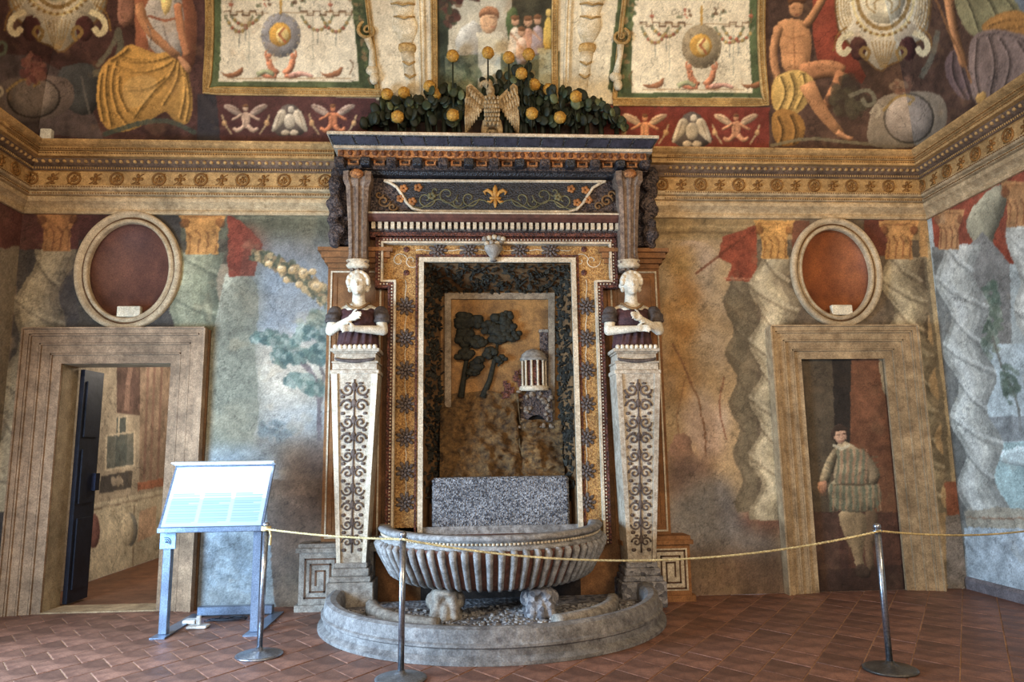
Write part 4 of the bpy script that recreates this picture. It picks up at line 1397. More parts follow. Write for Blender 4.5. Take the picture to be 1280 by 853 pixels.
# ------------------------------------------------------------------ cornice of the room
CW = mat('cornice_white', (208, 182, 142), (160, 134, 98), 16, .8, .25)
CO = mat('cornice_ochre', (198, 160, 106), (152, 118, 74), 18, .8, .3)
CD = mat('cornice_dark', (128, 104, 84), (88, 70, 58), 22, .8, .4)
CG = mat('cornice_gilt', (150, 106, 54), (104, 70, 36), 20, .6, .4)
P_LOW = [(0, 3.97), (.03, 3.97), (.04, 3.985), (.04, 4.005), (.022, 4.012), (.03, 4.035), (.055, 4.06), (.092, 4.085), (.10, 4.11), (.10, 4.125), (.075, 4.132), (.075, 4.142), (.112, 4.15), (.112, 4.172), (.085, 4.18), (.088, 4.192), (.125, 4.20), (.14, 4.215), (.14, 4.235), (0, 4.235)]
P_FRZ = [(0, 4.235), (.115, 4.235), (.108, 4.245), (.108, 4.395), (.125, 4.40), (0, 4.40)]
P_DEN = [(0, 4.40), (.14, 4.40), (.14, 4.445), (0, 4.445)]
P_EGG = [(0, 4.445), (.15, 4.445), (.175, 4.46), (.195, 4.485), (.20, 4.505), (0, 4.505)]
P_COR = [(0, 4.505), (.26, 4.505), (.26, 4.548), (.242, 4.553), (.242, 4.561), (.272, 4.566), (.272, 4.585), (.25, 4.591), (.256, 4.606), (.29, 4.622), (.315, 4.645), (.315, 4.665), (0, 4.665)]
paths = {'trim_5': [(-WX, -10.9), (-WX, 0), (-1.66, 0)], 'trim_6': [(1.70, 0), (WX, 0), (WX, -10.9)]}


def medallion_mesh():
    mb = MB()
    mb.tube([(.062 * math.cos(a), 0, .062 * math.sin(a)) for a in (2 * PI * i / 14 for i in range(15))], .012, 5, False)
    for x, z, a, b in ((0, .01, .014, .035), (-.024, -.006, .014, .022), (.024, -.006, .014, .022), (0, -.03, .02, .01)):
        mb.ball((x, 0, z), (a, .012, b), 6, 5)
    return mb.mesh('medallion', CG, True)


def fleuron_mesh():
    mb = MB()
    for x, z, a, b in ((0, .035, .018, .026), (-.034, 0, .024, .018), (.034, 0, .024, .018), (0, -.02, .016, .02), (0, -.05, .028, .012), (0, 0, .018, .018)):
        mb.ball((x, 0, z), (a, .014, b), 6, 5)
    return mb.mesh('fleuron', CG, True)


MED, FLE = medallion_mesh(), fleuron_mesh()
for nm, pth in paths.items():
    tr = struct(MB().sweep(pth, P_LOW).build(nm, CW))
    MB().sweep(pth, P_FRZ).build('frieze_band', CO, tr)
    MB().sweep(pth, P_DEN).build('dentil_band', CD, tr)
    MB().sweep(pth, P_EGG).build('egg_band', CD, tr)
    MB().sweep(pth, P_COR).build('corona', CO, tr)
    lft = nm == 'trim_5'
    runs = [((-WX, -.9), (0, 1), .9, lft), ((-WX, 0), (1, 0), 3.2, lft), ((1.72, 0), (1, 0), WX - 1.72, not lft), ((WX, 0), (0, -1), 2.2, not lft)]
    beads, eggs = MB(), MB()
    for (x0, y0), (dx, dy), ln, on in runs:
        if not on:
            continue
        nx, ny = dy, -dx
        i, s = 0, .12
        e = .11
        while s < ln:
            o = link('medallion' if i % 2 == 0 else 'fleuron', MED if i % 2 == 0 else FLE, tr, (x0 + dx * s + nx * .112, y0 + dy * s + ny * .112, 4.32))
            if dx == 0:
                o.rotation_euler = (0, 0, PI / 2)
            i += 1
            s += .213
        s = .15
        while s < ln:
            for off, z, hw, q in ((.117, 4.161, .008, beads), (.143, 4.222, .008, beads), (.146, 4.422, .014, eggs), (.283, 4.575, .008, beads), (.265, 4.535, .007, beads)):
                cx, cy = x0 + dx * s + nx * off, y0 + dy * s + ny * off
                q.ball((cx, cy, z), (.009 if dx else .008, .008 if dx else .009, hw), 5, 4)
            s += .026
        s = .2
        while s < ln:
            cx, cy = x0 + dx * s + nx * .186, y0 + dy * s + ny * .186
            eggs.ball((cx, cy, 4.478), (.022, .022, .02), 6, 5)
            s += .07
        s = .06                                                   # running scroll between the roundels
        while s < ln:
            pts = [(x0 + dx * (s + t) + nx * .112, y0 + dy * (s + t) + ny * .112, 4.32 + .055 * math.sin(t / .12 * PI - PI / 2) * (1)) for t in (0, .02, .04, .06, .08, .1, .12)]
            beads.tube(pts, .006, 4)
            s += .213
    tag(beads.build('bead_row', CG, tr, True, fix=False), kind='stuff')
    tag(eggs.build('egg_row', CO, tr, True, fix=False), kind='stuff')

# ------------------------------------------------------------------ oval niches over the doors
OVW = mat('oval_stucco', (208, 186, 152), (164, 142, 112), 12, .8, .25)
for (a, b, rx, rz), c1, c2, lab, lab2 in (
        (OV_L, (118, 76, 60), (86, 54, 46), 'oval niche with dull maroon inside above the open left doorway', 'small white plaque standing in the maroon oval niche'),
        (OV_R, (164, 96, 52), (120, 66, 40), 'oval niche with warm orange-brown inside above the painted page', 'small white plaque standing in the orange-brown oval niche')):
    nt_ = thing('oval_niche', (a, -.05, b - rz - .1), lab, 'niche', 'oval niches over the doors')
    RM = mat('niche_red_%d' % int(a), c1, c2, 3, .6, .15, spec=.3)
    N_ = 56
    vs_ = []
    prof = [(1.0, 0), (1.0, .03), (.93, .08), (.75, .14), (.5, .18), (.25, .2), (.0005, .205)]
    for k, dpt in prof:
        vs_ += [(a + rx * k * math.cos(2 * PI * i / N_), dpt, b + rz * k * math.sin(2 * PI * i / N_)) for i in range(N_)]
    MB().loops(vs_, N_, len(prof), False).build('recess', RM, nt_, True)
    vs_ = []
    for off, y in ((-.03, .03), (-.03, -.02), (-.02, -.035), (.006, -.035), (.014, -.005), (.034, -.005), (.042, -.05), (.085, -.056), (.10, -.035), (.10, .03)):
        vs_ += [(a + (rx + off) * math.cos(2 * PI * i / N_), y, b + (rz + off) * math.sin(2 * PI * i / N_)) for i in range(N_)]
    MB().loops(vs_, N_, 10, False).build('frame', OVW, nt_, True)
    MB().tube([(a + (rx + .024) * math.cos(2 * PI * i / N_), -.006, b + (rz + .024) * math.sin(2 * PI * i / N_)) for i in range(N_ + 1)], .009, 5, False).build('dark_bead', GOLDB, nt_, True)
    z = b - rz * .90
    pm = MB().bbox(a - .115 + .03, a + .115 + .03, -.02, .04, z - .01, z + .1, .006).build('name_plaque', mat('plaque_white', (226, 216, 192), (206, 192, 164), 30, .7, .1))
    tag(pm, lab2, 'plaque', 'plaques in the oval niches')
sb = MB().bbox(-4.63, -4.52, -.26, -.18, 4.665, 4.80, .008).build('sensor_box', mat('sensor_white', (236, 230, 214), (214, 206, 188), 20, .5, .05))
tag(sb, 'small white sensor box standing on the cornice ledge', 'sensor')

# ------------------------------------------------------------------ the mosaic wall fountain
def zz(v, Y, u=618):
    return at(u, v, Y).z


XC = .03
BROWN = mat('ochre_brown_plaster', (150, 104, 64), (108, 72, 44), 7, .8, .3)
BRICKD = mat('dark_rough_mosaic', (96, 82, 76), (40, 34, 36), 60, .8, .8, kind='cell', dist=.015)
REDM = mat('red_mosaic', (120, 74, 60), (66, 42, 38), 55, .75, .7, kind='cell')
YELM = mat('yellow_mosaic', (192, 148, 90), (138, 98, 56), 75, .7, .6, kind='cell')
WHIM = mat('white_shell_stone', (222, 206, 180), (176, 158, 132), 30, .75, .5)
BLUM = mat('night_blue_mosaic', (46, 46, 52), (20, 21, 26), 60, .5, .5, kind='cell', spec=.5)
ORNM = mat('orange_mosaic', (176, 118, 70), (116, 74, 44), 45, .7, .5, kind='cell')
GREYS = mat('grey_pebble_stone', (150, 146, 146), (88, 86, 90), 26, .8, .6, kind='cell', dist=.02)
STON = mat('weathered_stone', (166, 158, 146), (104, 94, 86), 16, .8, .5)
ft = thing('grotto_fountain', (XC, -.1, 0), 'tall mosaic wall fountain with niche, framed by two herms, eagle on top', 'fountain')
NX0, NX1, NZ0, NZ1 = -.73, .81, .55, zz(329, -.12)
YF = -.12
# masonry body around the niche
body = MB()
body.box(-1.38, NX0 - .02, -.08, .3, 0, 3.9)
body.box(NX1 + .02, 1.44, -.08, .3, 0, 3.9)
body.box(NX0 - .02, NX1 + .02, -.08, .3, NZ1 + .02, 3.9)
MB().box(NX0 - .02, NX1 + .02, -.08, .3, 0, NZ0).build('lower_body', mat('shaded_void_stone', (62, 52, 46), (34, 28, 26), 10, .9, .4), ft)  # near-black colour stands in for the deep shade beneath the basin
body.build('body', BROWN, ft)
MB().box(-1.62, 1.68, -.08, .3, 3.8, 4.55).build('upper_body', BROWN, ft)
# pilaster panels behind the herms
for s in (-1, 1):
    x0, x1 = (-1.72, -1.14) if s < 0 else (1.20, 1.76)
    z0, z1 = .62, zz(336, -.1)
    pl = MB().box(x0, x1, -.10, .0, z0, z1).build('pilaster', BROWN, ft)
    for q in (0, 1):
        i = .03 + .05 * q
        xa, xb = x0 + i, x1 - i
        MB().strip([(xa, z0 + i), (xb, z0 + i), (xb, z1 - i), (xa, z1 - i)], [(xa + .016, z0 + i + .016), (xb - .016, z0 + i + .016), (xb - .016, z1 - i - .016), (xa + .016, z1 - i - .016)], -.112 + .004 * q, -.09).build('border_fillet', WHIM if q == 0 else BROWN, pl)
    cp = MB()
    for k, (za, zb, o) in enumerate(((z1, z1 + .05, .0), (z1 + .05, z1 + .1, .03), (z1 + .1, z1 + .16, .06), (z1 + .16, z1 + .2, .09))):
        cp.box(x0 - o, x1 + o, -.12 - o, .0, za, zb)
    cp.build('pilaster_capital', BROWN, ft)
    # pedestal with a meander panel
    xa, xb = (-1.92, -1.16) if s < 0 else (1.22, 1.93)
    pd = MB().box(xa + .03, xb - .03, -.24, .0, 0, .55).build('pedestal', STON if s < 0 else BROWN, ft)
    MB().box(xa, xb, -.27, .0, 0, .06).build('plinth', STON if s < 0 else BROWN, pd)
    MB().sweep([(xa + .2, 0), (xa + .2, -.07), (xb - .2, -.07), (xb - .2, 0)], [(-.2, .54), (.2, .54), (.2, .58), (.18, .585), (.18, .62), (-.2, .62)]).build('pedestal_cap', STON if s < 0 else BROWN, pd)
    gx0, gx1 = (xa + .06, xa + .40) if s < 0 else (xb - .40, xb - .06)
    gm = MB().box(gx0, gx1, -.245, -.23, .10, .50)
    gm.build('meander_field', WHIM if s > 0 else STON, pd)
    key = MB()
    for a, b, c_, d_ in ((.02, .32, .37, .385), (.02, .32, .015, .03), (.02, .035, .015, .385), (.305, .32, .015, .385), (.07, .27, .32, .335), (.07, .085, .07, .335), (.07, .22, .07, .085), (.205, .22, .07, .27), (.12, .22, .26, .275), (.12, .135, .13, .27), (.255, .27, .12, .335)):
        q0, q1 = (gx0 + a, gx0 + b) if s < 0 else (gx1 - b, gx1 - a)
        key.box(q0, q1, -.252, -.24, .10 + c_, .10 + d_)
    key.build('meander_key', mat('key_brown', (96, 66, 44), (62, 44, 32), 12, .7, .3), pd)

# stepped mosaic frame round the niche
ex0, ex1, fx0, fx1 = at(470, 330, YF).x, at(770, 330, YF).x, at(484, 500, YF).x, at(757, 500, YF).x
zt, zs, zb = zz(298, YF), zz(362, YF), .55
outer = [(ex0, zt), (ex1, zt), (ex1, zs), (fx1, zs), (fx1, zb), (fx0, zb), (fx0, zs), (ex0, zs)]
inner = [(NX0, NZ1), (NX1, NZ1), (NX1, NZ1 - .2), (NX1, NZ1 - .3), (NX1, zb), (NX0, zb), (NX0, NZ1 - .3), (NX0, NZ1 - .2)]
MB().strip(outer, inner, -.13, -.06).build('mosaic_frame', YELM, ft)


def inset(o, d_):
    (a, b) = o[0][0], o[1][0]
    return [(ex0 + d_, zt - d_), (ex1 - d_, zt - d_), (ex1 - d_, zs + d_), (fx1 - d_, zs + d_), (fx1 - d_, zb), (fx0 + d_, zb), (fx0 + d_, zs + d_), (ex0 + d_, zs + d_)]


ed = MB().strip(outer, inset(outer, .075), -.19, -.06).build('edge_moulding', REDM, ft)
MB().strip(inset(outer, .06), inset(outer, .082), -.205, -.06).build('white_fillet', WHIM, ed)
MB().strip(inset(outer, .004), inset(outer, .022), -.20, -.06).build('white_fillet', REDM, ed)
bd = MB()
pp = inset(outer, .041)
pth = [pp[4], pp[3], pp[2], pp[1], pp[0], pp[7], pp[6], pp[5]]
for a, b in zip(pth[:-1], pth[1:]):
    L_ = math.hypot(b[0] - a[0], b[1] - a[1])
    for i in range(int(L_ / .034)):
        f = (i + .5) * .034 / L_
        bd.ball((a[0] + (b[0] - a[0]) * f, -.193, a[1] + (b[1] - a[1]) * f), (.011, .01, .011), 5, 4)
tag(bd.build('bead_row', WHIM, ed, True, fix=False), kind='stuff')
nfr = MB().strip([(NX0 - .05, NZ1 + .05), (NX1 + .05, NZ1 + .05), (NX1 + .05, zb), (NX0 - .05, zb)], [(NX0, NZ1), (NX1, NZ1), (NX1, zb), (NX0, zb)], -.165, -.05)
nfr = nfr.build('niche_border', WHIM, ft)
MB().strip([(NX0 - .085, NZ1 + .085), (NX1 + .085, NZ1 + .085), (NX1 + .085, zb), (NX0 - .085, zb)], [(NX0 - .065, NZ1 + .065), (NX1 + .065, NZ1 + .065), (NX1 + .065, zb), (NX0 - .065, zb)], -.145, -.12).build('red_line', REDM, nfr)


def rosette_mesh(m):
    mb = MB()
    for r, k, a, y in ((.070, 9, .034, 0), (.040, 7, .026, -.016)):
        for i in range(k):
            t = 2 * PI * i / k + (.2 if y else 0)
            mb.ball((r * math.cos(t), y, r * math.sin(t)), (a, .016, a * .62), 6, 5, Matrix.Rotation(-t, 3, 'Y'))
    mb.ball((0, -.024, 0), (.017, .016, .017), 7, 5)
    return mb.mesh('rosette', m, True)


ROSD = mat('rosette_stone', (122, 108, 100), (58, 48, 46), 40, .7, .5)
ROS = rosette_mesh(ROSD)
for v in (383, 423, 463, 505, 547, 589, 628):
    for u in (507, 733):
        p = at(u, v, -.135)
        o = link('rosette', ROS, ft, p - Vector((XC, -.1, 0)))
for u in (548, 586, 650, 688):
    p = at(u, 313, -.135)
    link('rosette', ROS, ft, p - Vector((XC, -.1, 0)))
STUD = MB().ball((0, 0, 0), (.032, .02, .032), 10, 6).ball((0, -.012, 0), (.014, .016, .014), 7, 5).mesh('stud', REDM, True)
for u, v in ((508, 312), (508, 341), (730, 312), (730, 341)):
    link('stud', STUD, ft, at(u, v, -.135) - Vector((XC, -.1, 0)))
tw = MB()
for sx in (507, 733):
    a, b = at(sx, 350, -.133), at(sx, 640, -.133)
    tw.tube([a.lerp(b, i / 30) + Vector((.008 * math.sin(i * 1.7), 0, 0)) for i in range(31)], .006, 4)
    for u in (-16, 16):
        q = at(sx, 326, -.133)
        tw.tube([Vector((x, q.y, z)) for x, z in spiral(q.x + u * .004, q.z, .09, 1.1, 0, 1 if u < 0 else -1, 14)], .006, 4)
a, b = at(520, 313, -.133), at(716, 313, -.133)
tw.tube([a.lerp(b, i / 30) + Vector((0, 0, .008 * math.sin(i * 1.7))) for i in range(31)], .006, 4)
tw.build('tendril', WHIM, ft, True)
# fruit urn over the niche
p = at(617, 327, -.2)
ur = MB().lathe([(.03, 0), (.04, .01), (.022, .03), (.05, .06), (.09, .12), (.10, .15), (.085, .165)], (p.x, -.2, p.z), 16).build('urn', STON, ft, True)
for i, (dx, dz, c_) in enumerate(((-.07, .19, 0), (-.02, .2, 1), (.04, .19, 0), (.08, .2, 1), (-.09, .24, 1), (-.045, .25, 0), (.01, .26, 0), (.06, .25, 1), (.1, .24, 0))):
    MB().ball((p.x + dx, -.21, p.z + dz), (.032, .03, .028), 7, 6).build('urn_flower', WHIM if c_ == 0 else STON, ur, True)

# ---- niche interior: leafy splays and the landscape relief
YB = .45
bx0, bx1, bz1 = at(551, 400, YB).x, at(697, 400, YB).x, zz(365, YB)
bz0 = .9
sp = MB()
sp.add([(NX0, -.1, NZ1), (NX0, -.1, .5), (bx0, YB, .5), (bx0, YB, bz1)], [(0, 1, 2, 3)])
sp.add([(NX1, -.1, NZ1), (NX1, -.1, .5), (bx1, YB, .5), (bx1, YB, bz1)], [(3, 2, 1, 0)])
sp.add([(NX0, -.1, NZ1), (NX1, -.1, NZ1), (bx1, YB, bz1), (bx0, YB, bz1)], [(0, 3, 2, 1)])
DLEAF = mat('dark_leaf_relief', (62, 58, 46), (28, 26, 24), 30, .75, .5)
sp.build('niche_splay', mat('niche_ochre', (138, 102, 64), (88, 64, 42), 12, .8, .4), ft)
rl = random.Random(21)
for side in ('l', 'r', 't'):
    lv = MB()
    for k in range(330 if side == 't' else 520):
        f, h = rl.random(), rl.random()
        if side == 't':
            x = NX0 + (NX1 - NX0) * h
            P_ = Vector((x, -.1, NZ1)).lerp(Vector((bx0 + (bx1 - bx0) * h, YB, bz1)), f) - Vector((0, 0, .015))
        else:
            z = .95 + (NZ1 - .95) * h
            a = Vector((NX0 if side == 'l' else NX1, -.1, z))
            b = Vector((bx0 if side == 'l' else bx1, YB, min(z, bz1 - .02)))
            P_ = a.lerp(b, f) + Vector((.012 if side == 'l' else -.012, 0, 0))
            if h < .2 and rl.random() < .6:
                continue
        rot = Matrix.Rotation(rl.random() * 6, 3, 'Z') @ Matrix.Rotation(rl.random() * 3, 3, 'X')
        r = rl.uniform(.016, .034)
        lv.ball(P_, (r, r * .35, r * 1.5), 5, 4, rot)
    tag(lv.build('leaf_relief', DLEAF, ft, False, fix=False), kind='stuff')
back = MB().box(bx0 - .02, bx1 + .02, YB, YB + .04, .5, bz1 + .02).build('landscape_ground', mat('gold_ground', (172, 126, 72), (104, 74, 44), 6, .75, .45), ft)
wb = [at(u, v, YB) for u, v in ((556, 367), (693, 367), (693, 535), (556, 522))]
w_ = .07
DULL = mat('dull_frame_stone', (164, 146, 122), (112, 96, 80), 20, .8, .4)
MB().prism([(wb[0].x, wb[0].z), (wb[1].x, wb[1].z), (wb[1].x - .0, wb[1].z - w_), (wb[0].x, wb[0].z - w_)], YB - .03, YB).build('relief_frame', DULL, back)
MB().prism([(wb[0].x, wb[0].z), (wb[0].x + w_, wb[0].z), (wb[3].x + w_, wb[3].z), (wb[3].x, wb[3].z)], YB - .035, YB).build('relief_frame', DULL, back)
MB().prism([(wb[1].x - w_, wb[1].z), (wb[1].x, wb[1].z), (wb[2].x, wb[2].z), (wb[2].x - w_, wb[2].z)], YB - .035, YB).build('relief_frame', DULL, back)
GT = mat('relief_tree_green', (54, 52, 40), (24, 24, 20), 30, .8, .6)
for trunk, crowns in (([(576, 497), (580, 470), (583, 450), (581, 425)], [(585, 399, 17, 9), (594, 404, 9, 8), (578, 406, 10, 8), (583, 424, 14, 12), (597, 428, 11, 8), (580, 443, 12, 8), (598, 456, 12, 8), (590, 466, 8, 5)]),
                      ([(603, 497), (612, 476), (618, 452), (622, 430)], [(622, 404, 16, 11), (633, 396, 9, 7), (611, 410, 11, 8), (624, 420, 15, 8), (642, 420, 10, 7), (612, 442, 9, 7), (627, 450, 8, 6), (634, 410, 10, 7)])):
    tb = MB().tube([at(u, v, YB - .025) for u, v in trunk], [.038, .03, .026, .016], 7).build('relief_trunk', GT, back, True)
    for i, (u, v, ru, rv) in enumerate(crowns):
        q = at(u, v, YB - .045)
        cm = MB()
        tb2 = at(trunk[-1][0] + (u - trunk[-1][0]) * .1, max(v + 8, trunk[-1][1]), YB - .03)
        MB().tube([tb2, (tb2 + q) / 2 + Vector((0, 0, -.01)), q], [.014, .011, .007], 5).build('relief_branch', GT, tb, True)
        for k in range(14):
            t = rl.random() * 2 * PI
            e = math.sqrt(rl.random()) * .72
            s_ = rl.uniform(.35, .55)
            cm.ball((q.x + ru * .0098 * e * math.cos(t), q.y - rl.random() * .03, q.z + rv * .0100 * e * math.sin(t)), (ru * .0094 * s_, .03, rv * .0096 * s_ * 1.15), 6, 5)
        cm.build('relief_crown', GT, tb, True)
# little round temple on its rock, tower and bridge
q0, q1 = at(651, 484, YB), at(684, 484, YB)
tx, tr_ = (q0.x + q1.x) / 2, (q1.x - q0.x) / 2
zc0, zc1 = zz(484, YB), zz(452, YB)
tm = MB().lathe([(tr_ * .62, 0), (tr_ * .62, zc1 - zc0)], (tx, YB - .02, zc0), 14, PI, 2 * PI).build('temple_drum', REDM, back, True)
for i in range(6):
    a = PI + PI * (i + .5) / 6
    MB().lathe([(.018, 0), (.014, .02), (.013, zc1 - zc0 - .02), (.018, zc1 - zc0)], (tx + tr_ * .9 * math.cos(a), YB - .02 + tr_ * .7 * math.sin(a), zc0), 7).build('temple_column', WHIM, tm, True)
MB().lathe([(tr_ * 1.05, 0), (tr_ * 1.05, .03), (tr_ * .96, .035), (tr_ * .9, .07), (tr_ * .6, .11), (tr_ * .25, .13), (.01, .135)], (tx, YB - .02, zc1), 18, PI, 2 * PI, 1, .8).build('temple_dome', STON, tm, True)
MB().lathe([(tr_ * 1.15, -.05), (tr_ * 1.1, 0), (tr_ * .9, .002)], (tx, YB - .02, zc0), 18, PI, 2 * PI, 1, .8).build('temple_step', WHIM, tm, True)
a, b = at(675, 443, YB), at(684, 416, YB)
tq = MB().box(a.x, b.x, YB - .03, YB, zz(484, YB), b.z).build('relief_tower', BRICKD, back)
MB().box(a.x - .008, b.x + .008, YB - .04, YB, b.z, b.z + .03).build('tower_cap', STON, tq)
br_ = []
c0 = at(670, 528, YB)
arch = [(c0.x + .10 * math.cos(t), c0.z + .075 * math.sin(t)) for t in (PI * i / 8 for i in range(9))]
outl = [at(650, 528, YB), at(650, 500, YB), at(662, 486, YB), at(688, 486, YB), at(690, 528, YB)]
po = [(outl[0].x, outl[0].z), (outl[1].x, outl[1].z), (outl[2].x, outl[2].z), (outl[3].x, outl[3].z), (outl[4].x, outl[4].z)] + arch
MB().prism(po, YB - .07, YB).build('relief_bridge', BRICKD, back)
rk = MB()
for k in range(44):
    u, v = rl.uniform(648, 692), rl.uniform(486, 534)
    if math.hypot((u - 670) / 14, (v - 522) / 9) < 1:
        continue
    q = at(u, v, YB - .06)
    rk.ball(q, (rl.uniform(.02, .045), .035, rl.uniform(.018, .034)), 7, 5)
tag(rk.build('relief_boulders', mat('boulder_stone', (150, 132, 112), (74, 60, 52), 24, .85, .6), back, True), kind='stuff')
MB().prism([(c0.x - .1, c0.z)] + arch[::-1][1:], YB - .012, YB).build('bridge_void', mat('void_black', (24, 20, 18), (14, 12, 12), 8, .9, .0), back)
ru = MB()
for k in range(26):
    u, v = rl.uniform(628, 652), rl.uniform(462, 496)
    if v < 462 + (652 - u) * .8:
        continue
    q = at(u, v, YB)
    ru.box(q.x - .02, q.x + .02, YB - rl.uniform(.015, .04), YB, q.z - .03, q.z + .03)
tag(ru.build('relief_ruin', REDM, back), kind='stuff')
# rocky ground of the relief: lumpy slope under the trees
gx, gz = 70, 56
za, zb_ = zz(602, YB), zz(492, YB)
ht = fnoise(gz + 1, gx + 1, 14, 33)
h2 = fnoise(gz + 1, gx + 1, 5, 34)
vs_, fs_ = [], []
for j in range(gz + 1):
    f = j / gz
    for i in range(gx + 1):
        x = bx0 + (bx1 - bx0) * i / gx
        if x > tx - tr_ * 1.4:
            f = min(1.0, f * 1.25)
        dpt = .28 * (1 - f) ** 1.3 + .26 * (ht[j, i] - .40) * (1 - .3 * f) + .15 * (h2[j, i] - .4)
        f = j / gz * (.68 if x > tx - tr_ * 1.2 else 1)
        vs_.append((x, YB - max(0.005, dpt), za + (zb_ - za) * (f + .10 * (ht[0, i] - .5) * f)))
for j in range(gz):
    for i in range(gx):
        k = j * (gx + 1) + i
        fs_.append((k, k + 1, k + gx + 2, k + gx + 1))
MB().add(vs_, fs_).build('relief_rocks', mat('rock_brown', (138, 104, 62), (52, 38, 28), 16, .85, 1.0, dist=.05), back, True, fix=False)
q0, q1 = at(540, 598, -.1), at(711, 598, -.1)
spl = MB().bbox(q0.x, q1.x, -.10, .14, .55, q0.z, .02).build('splash_block', mat('grey_tesserae', (158, 156, 158), (66, 66, 72), 70, .7, .8, kind='cell'), ft)
spl['label'] = 'grey pebble mosaic block at the back of the niche'
MB().box(NX0, NX1, .1, YB, .4, .95).build('niche_sill', BROWN, ft)

# ---- entablature
hw = lambda v, Y, u0, u1: (at(u0, v, Y).x, at(u1, v, Y).x)
# dentil course under the frieze
YD = -.25
x0, x1 = hw(283, YD, 463, 775)
MB().box(x0 - .01, x1 + .01, -.20, -.05, zz(297, -.2), zz(288, -.2)).build('red_course', REDM, ft)
dn = MB().box(x0, x1, YD + .03, -.05, zz(289, YD), zz(277, YD)).build('dentil_back', BRICKD, ft)
dm = MB()
nd = 40
for i in range(nd):
    xa = x0 + (x1 - x0) * (i + .22) / nd
    dm.box(xa, xa + (x1 - x0) / nd * .56, YD - .02, YD + .05, zz(287, YD), zz(279, YD))
tag(dm.build('dentil_row', WHIM, dn), kind='stuff')
x0, x1 = hw(272, -.3, 458, 781)
MB().sweep([(x0, -.26), (x1, -.26)], [(-.2, zz(277, -.3)), (.03, zz(277, -.3)), (.06, zz(273, -.3)), (.07, zz(269, -.3)), (-.2, zz(269, -.3))]).build('red_moulding', mat('dark_red_stone', (98, 60, 48), (64, 38, 32), 12, .6, .2), ft)
MB().box(x0 + .01, x1 - .01, -.335, -.1, zz(269, -.3), zz(267, -.3)).build('white_fillet', WHIM, ft)
# frieze panel
YP = -.26
x0, x1 = hw(245, YP, 463, 778)
MB().box(x0, x1, YP + .01, -.05, zz(268, YP), zz(218, YP)).build('frieze_ground', BRICKD, ft)


def pxz(L, Y):
    return [(lambda p: (p.x, p.z))(at(u, v, Y)) for u, v in L]


curve = [(480, 226), (488, 229), (496, 234), (502, 243), (508, 253), (516, 261), (528, 264)]
cr_ = [(757, 227), (749, 230), (741, 235), (735, 244), (729, 254), (721, 262), (710, 265)]
pan = MB().prism(pxz(curve + cr_[::-1], YP), YP - .012, YP + .02).build('frieze_panel', BLUM, ft)
po = [at(u, v, YP - .02) for u, v in curve + cr_[::-1] + [curve[0]]]
MB().tube(po, .016, 6).build('panel_border', WHIM, pan)
GOLDF = mat('gold_ochre', (204, 150, 72), (150, 102, 48), 20, .6, .4)
lily = MB()
lc = at(619, 246, YP - .02)


def petal(mb, pts, r, c0=None):
    c0 = c0 or lc
    mb.tube([(c0.x + x, c0.y, c0.z + z) for x, z in pts], r, 7)


petal(lily, [(0, .13), (0, .09), (0, .03), (0, -.03)], [.006, .026, .03, .014])
petal(lily, [(0, -.02), (0, -.07), (0, -.12)], [.014, .022, .008])
for s in (-1, 1):
    petal(lily, [(s * .01, -.02), (s * .035, .04), (s * .08, .07), (s * .115, .05), (s * .10, .02)], [.012, .02, .022, .016, .008])
    petal(lily, [(s * .01, -.02), (s * .05, -.06), (s * .085, -.05)], [.01, .016, .008])
lily.tube([(lc.x - .06, lc.y - .01, lc.z - .02), (lc.x + .06, lc.y - .01, lc.z - .02)], .014, 6)
lily.build('gold_lily', GOLDF, pan, True)
VINE = mat('vine_green', (122, 114, 80), (84, 80, 58), 20, .7, .3)
ORF = mat('orange_flower', (184, 124, 70), (128, 80, 46), 20, .7, .3)
for s in (-1, 1):
    vn = MB()
    for dx, dz, r, t in ((.27, -.02, .10, 1.2), (.50, .02, .11, 1.3), (.72, -.03, .10, 1.2), (.40, -.06, .06, 1.0), (.62, .06, .06, 1.0)):
        vn.tube([(x, lc.y + .005, z) for x, z in spiral(lc.x + s * dx, lc.z + dz, r, t, PI if s > 0 else 0, s, 20)], .008, 5)
    vn.tube([(lc.x + s * (.05 + .85 * i / 14), lc.y + .005, lc.z - .08 + .05 * math.sin(i * .9)) for i in range(15)], .008, 5)
    vn.build('vine_scroll', VINE, pan, True)
    for dx, dz in ((.80, .09), (.95, .08), (.86, -.06), (.98, -.03), (.66, .0)):
        fm = MB()
        for k in range(5):
            t = 2 * PI * k / 5
            fm.ball((lc.x + s * dx + .026 * math.cos(t), lc.y - .004, lc.z + dz + .026 * math.sin(t)), (.022, .012, .022), 6, 5)
        if abs(dx) < .9 or True:
            fm.build('frieze_flower', ORF if dx > .7 else VINE, pan, True)
    # spandrel scrolls beside the panel
    e = at(480 if s < 0 else 758, 252, YP)
    sm_ = MB()
    for r, dx, dz, t in ((.07, 0, 0, 1.4), (.05, .09 * s * -1, -.06, 1.2), (.045, -.05 * s * -1, .07, 1.0)):
        sm_.tube([(x, YP - .01, z) for x, z in spiral(e.x + dx, e.z + dz, r, t, 0, s, 18)], .012, 5)
    sm_.build('spandrel_scroll', mat('bronze_ochre', (130, 96, 58), (84, 62, 40), 18, .7, .4), ft, True)
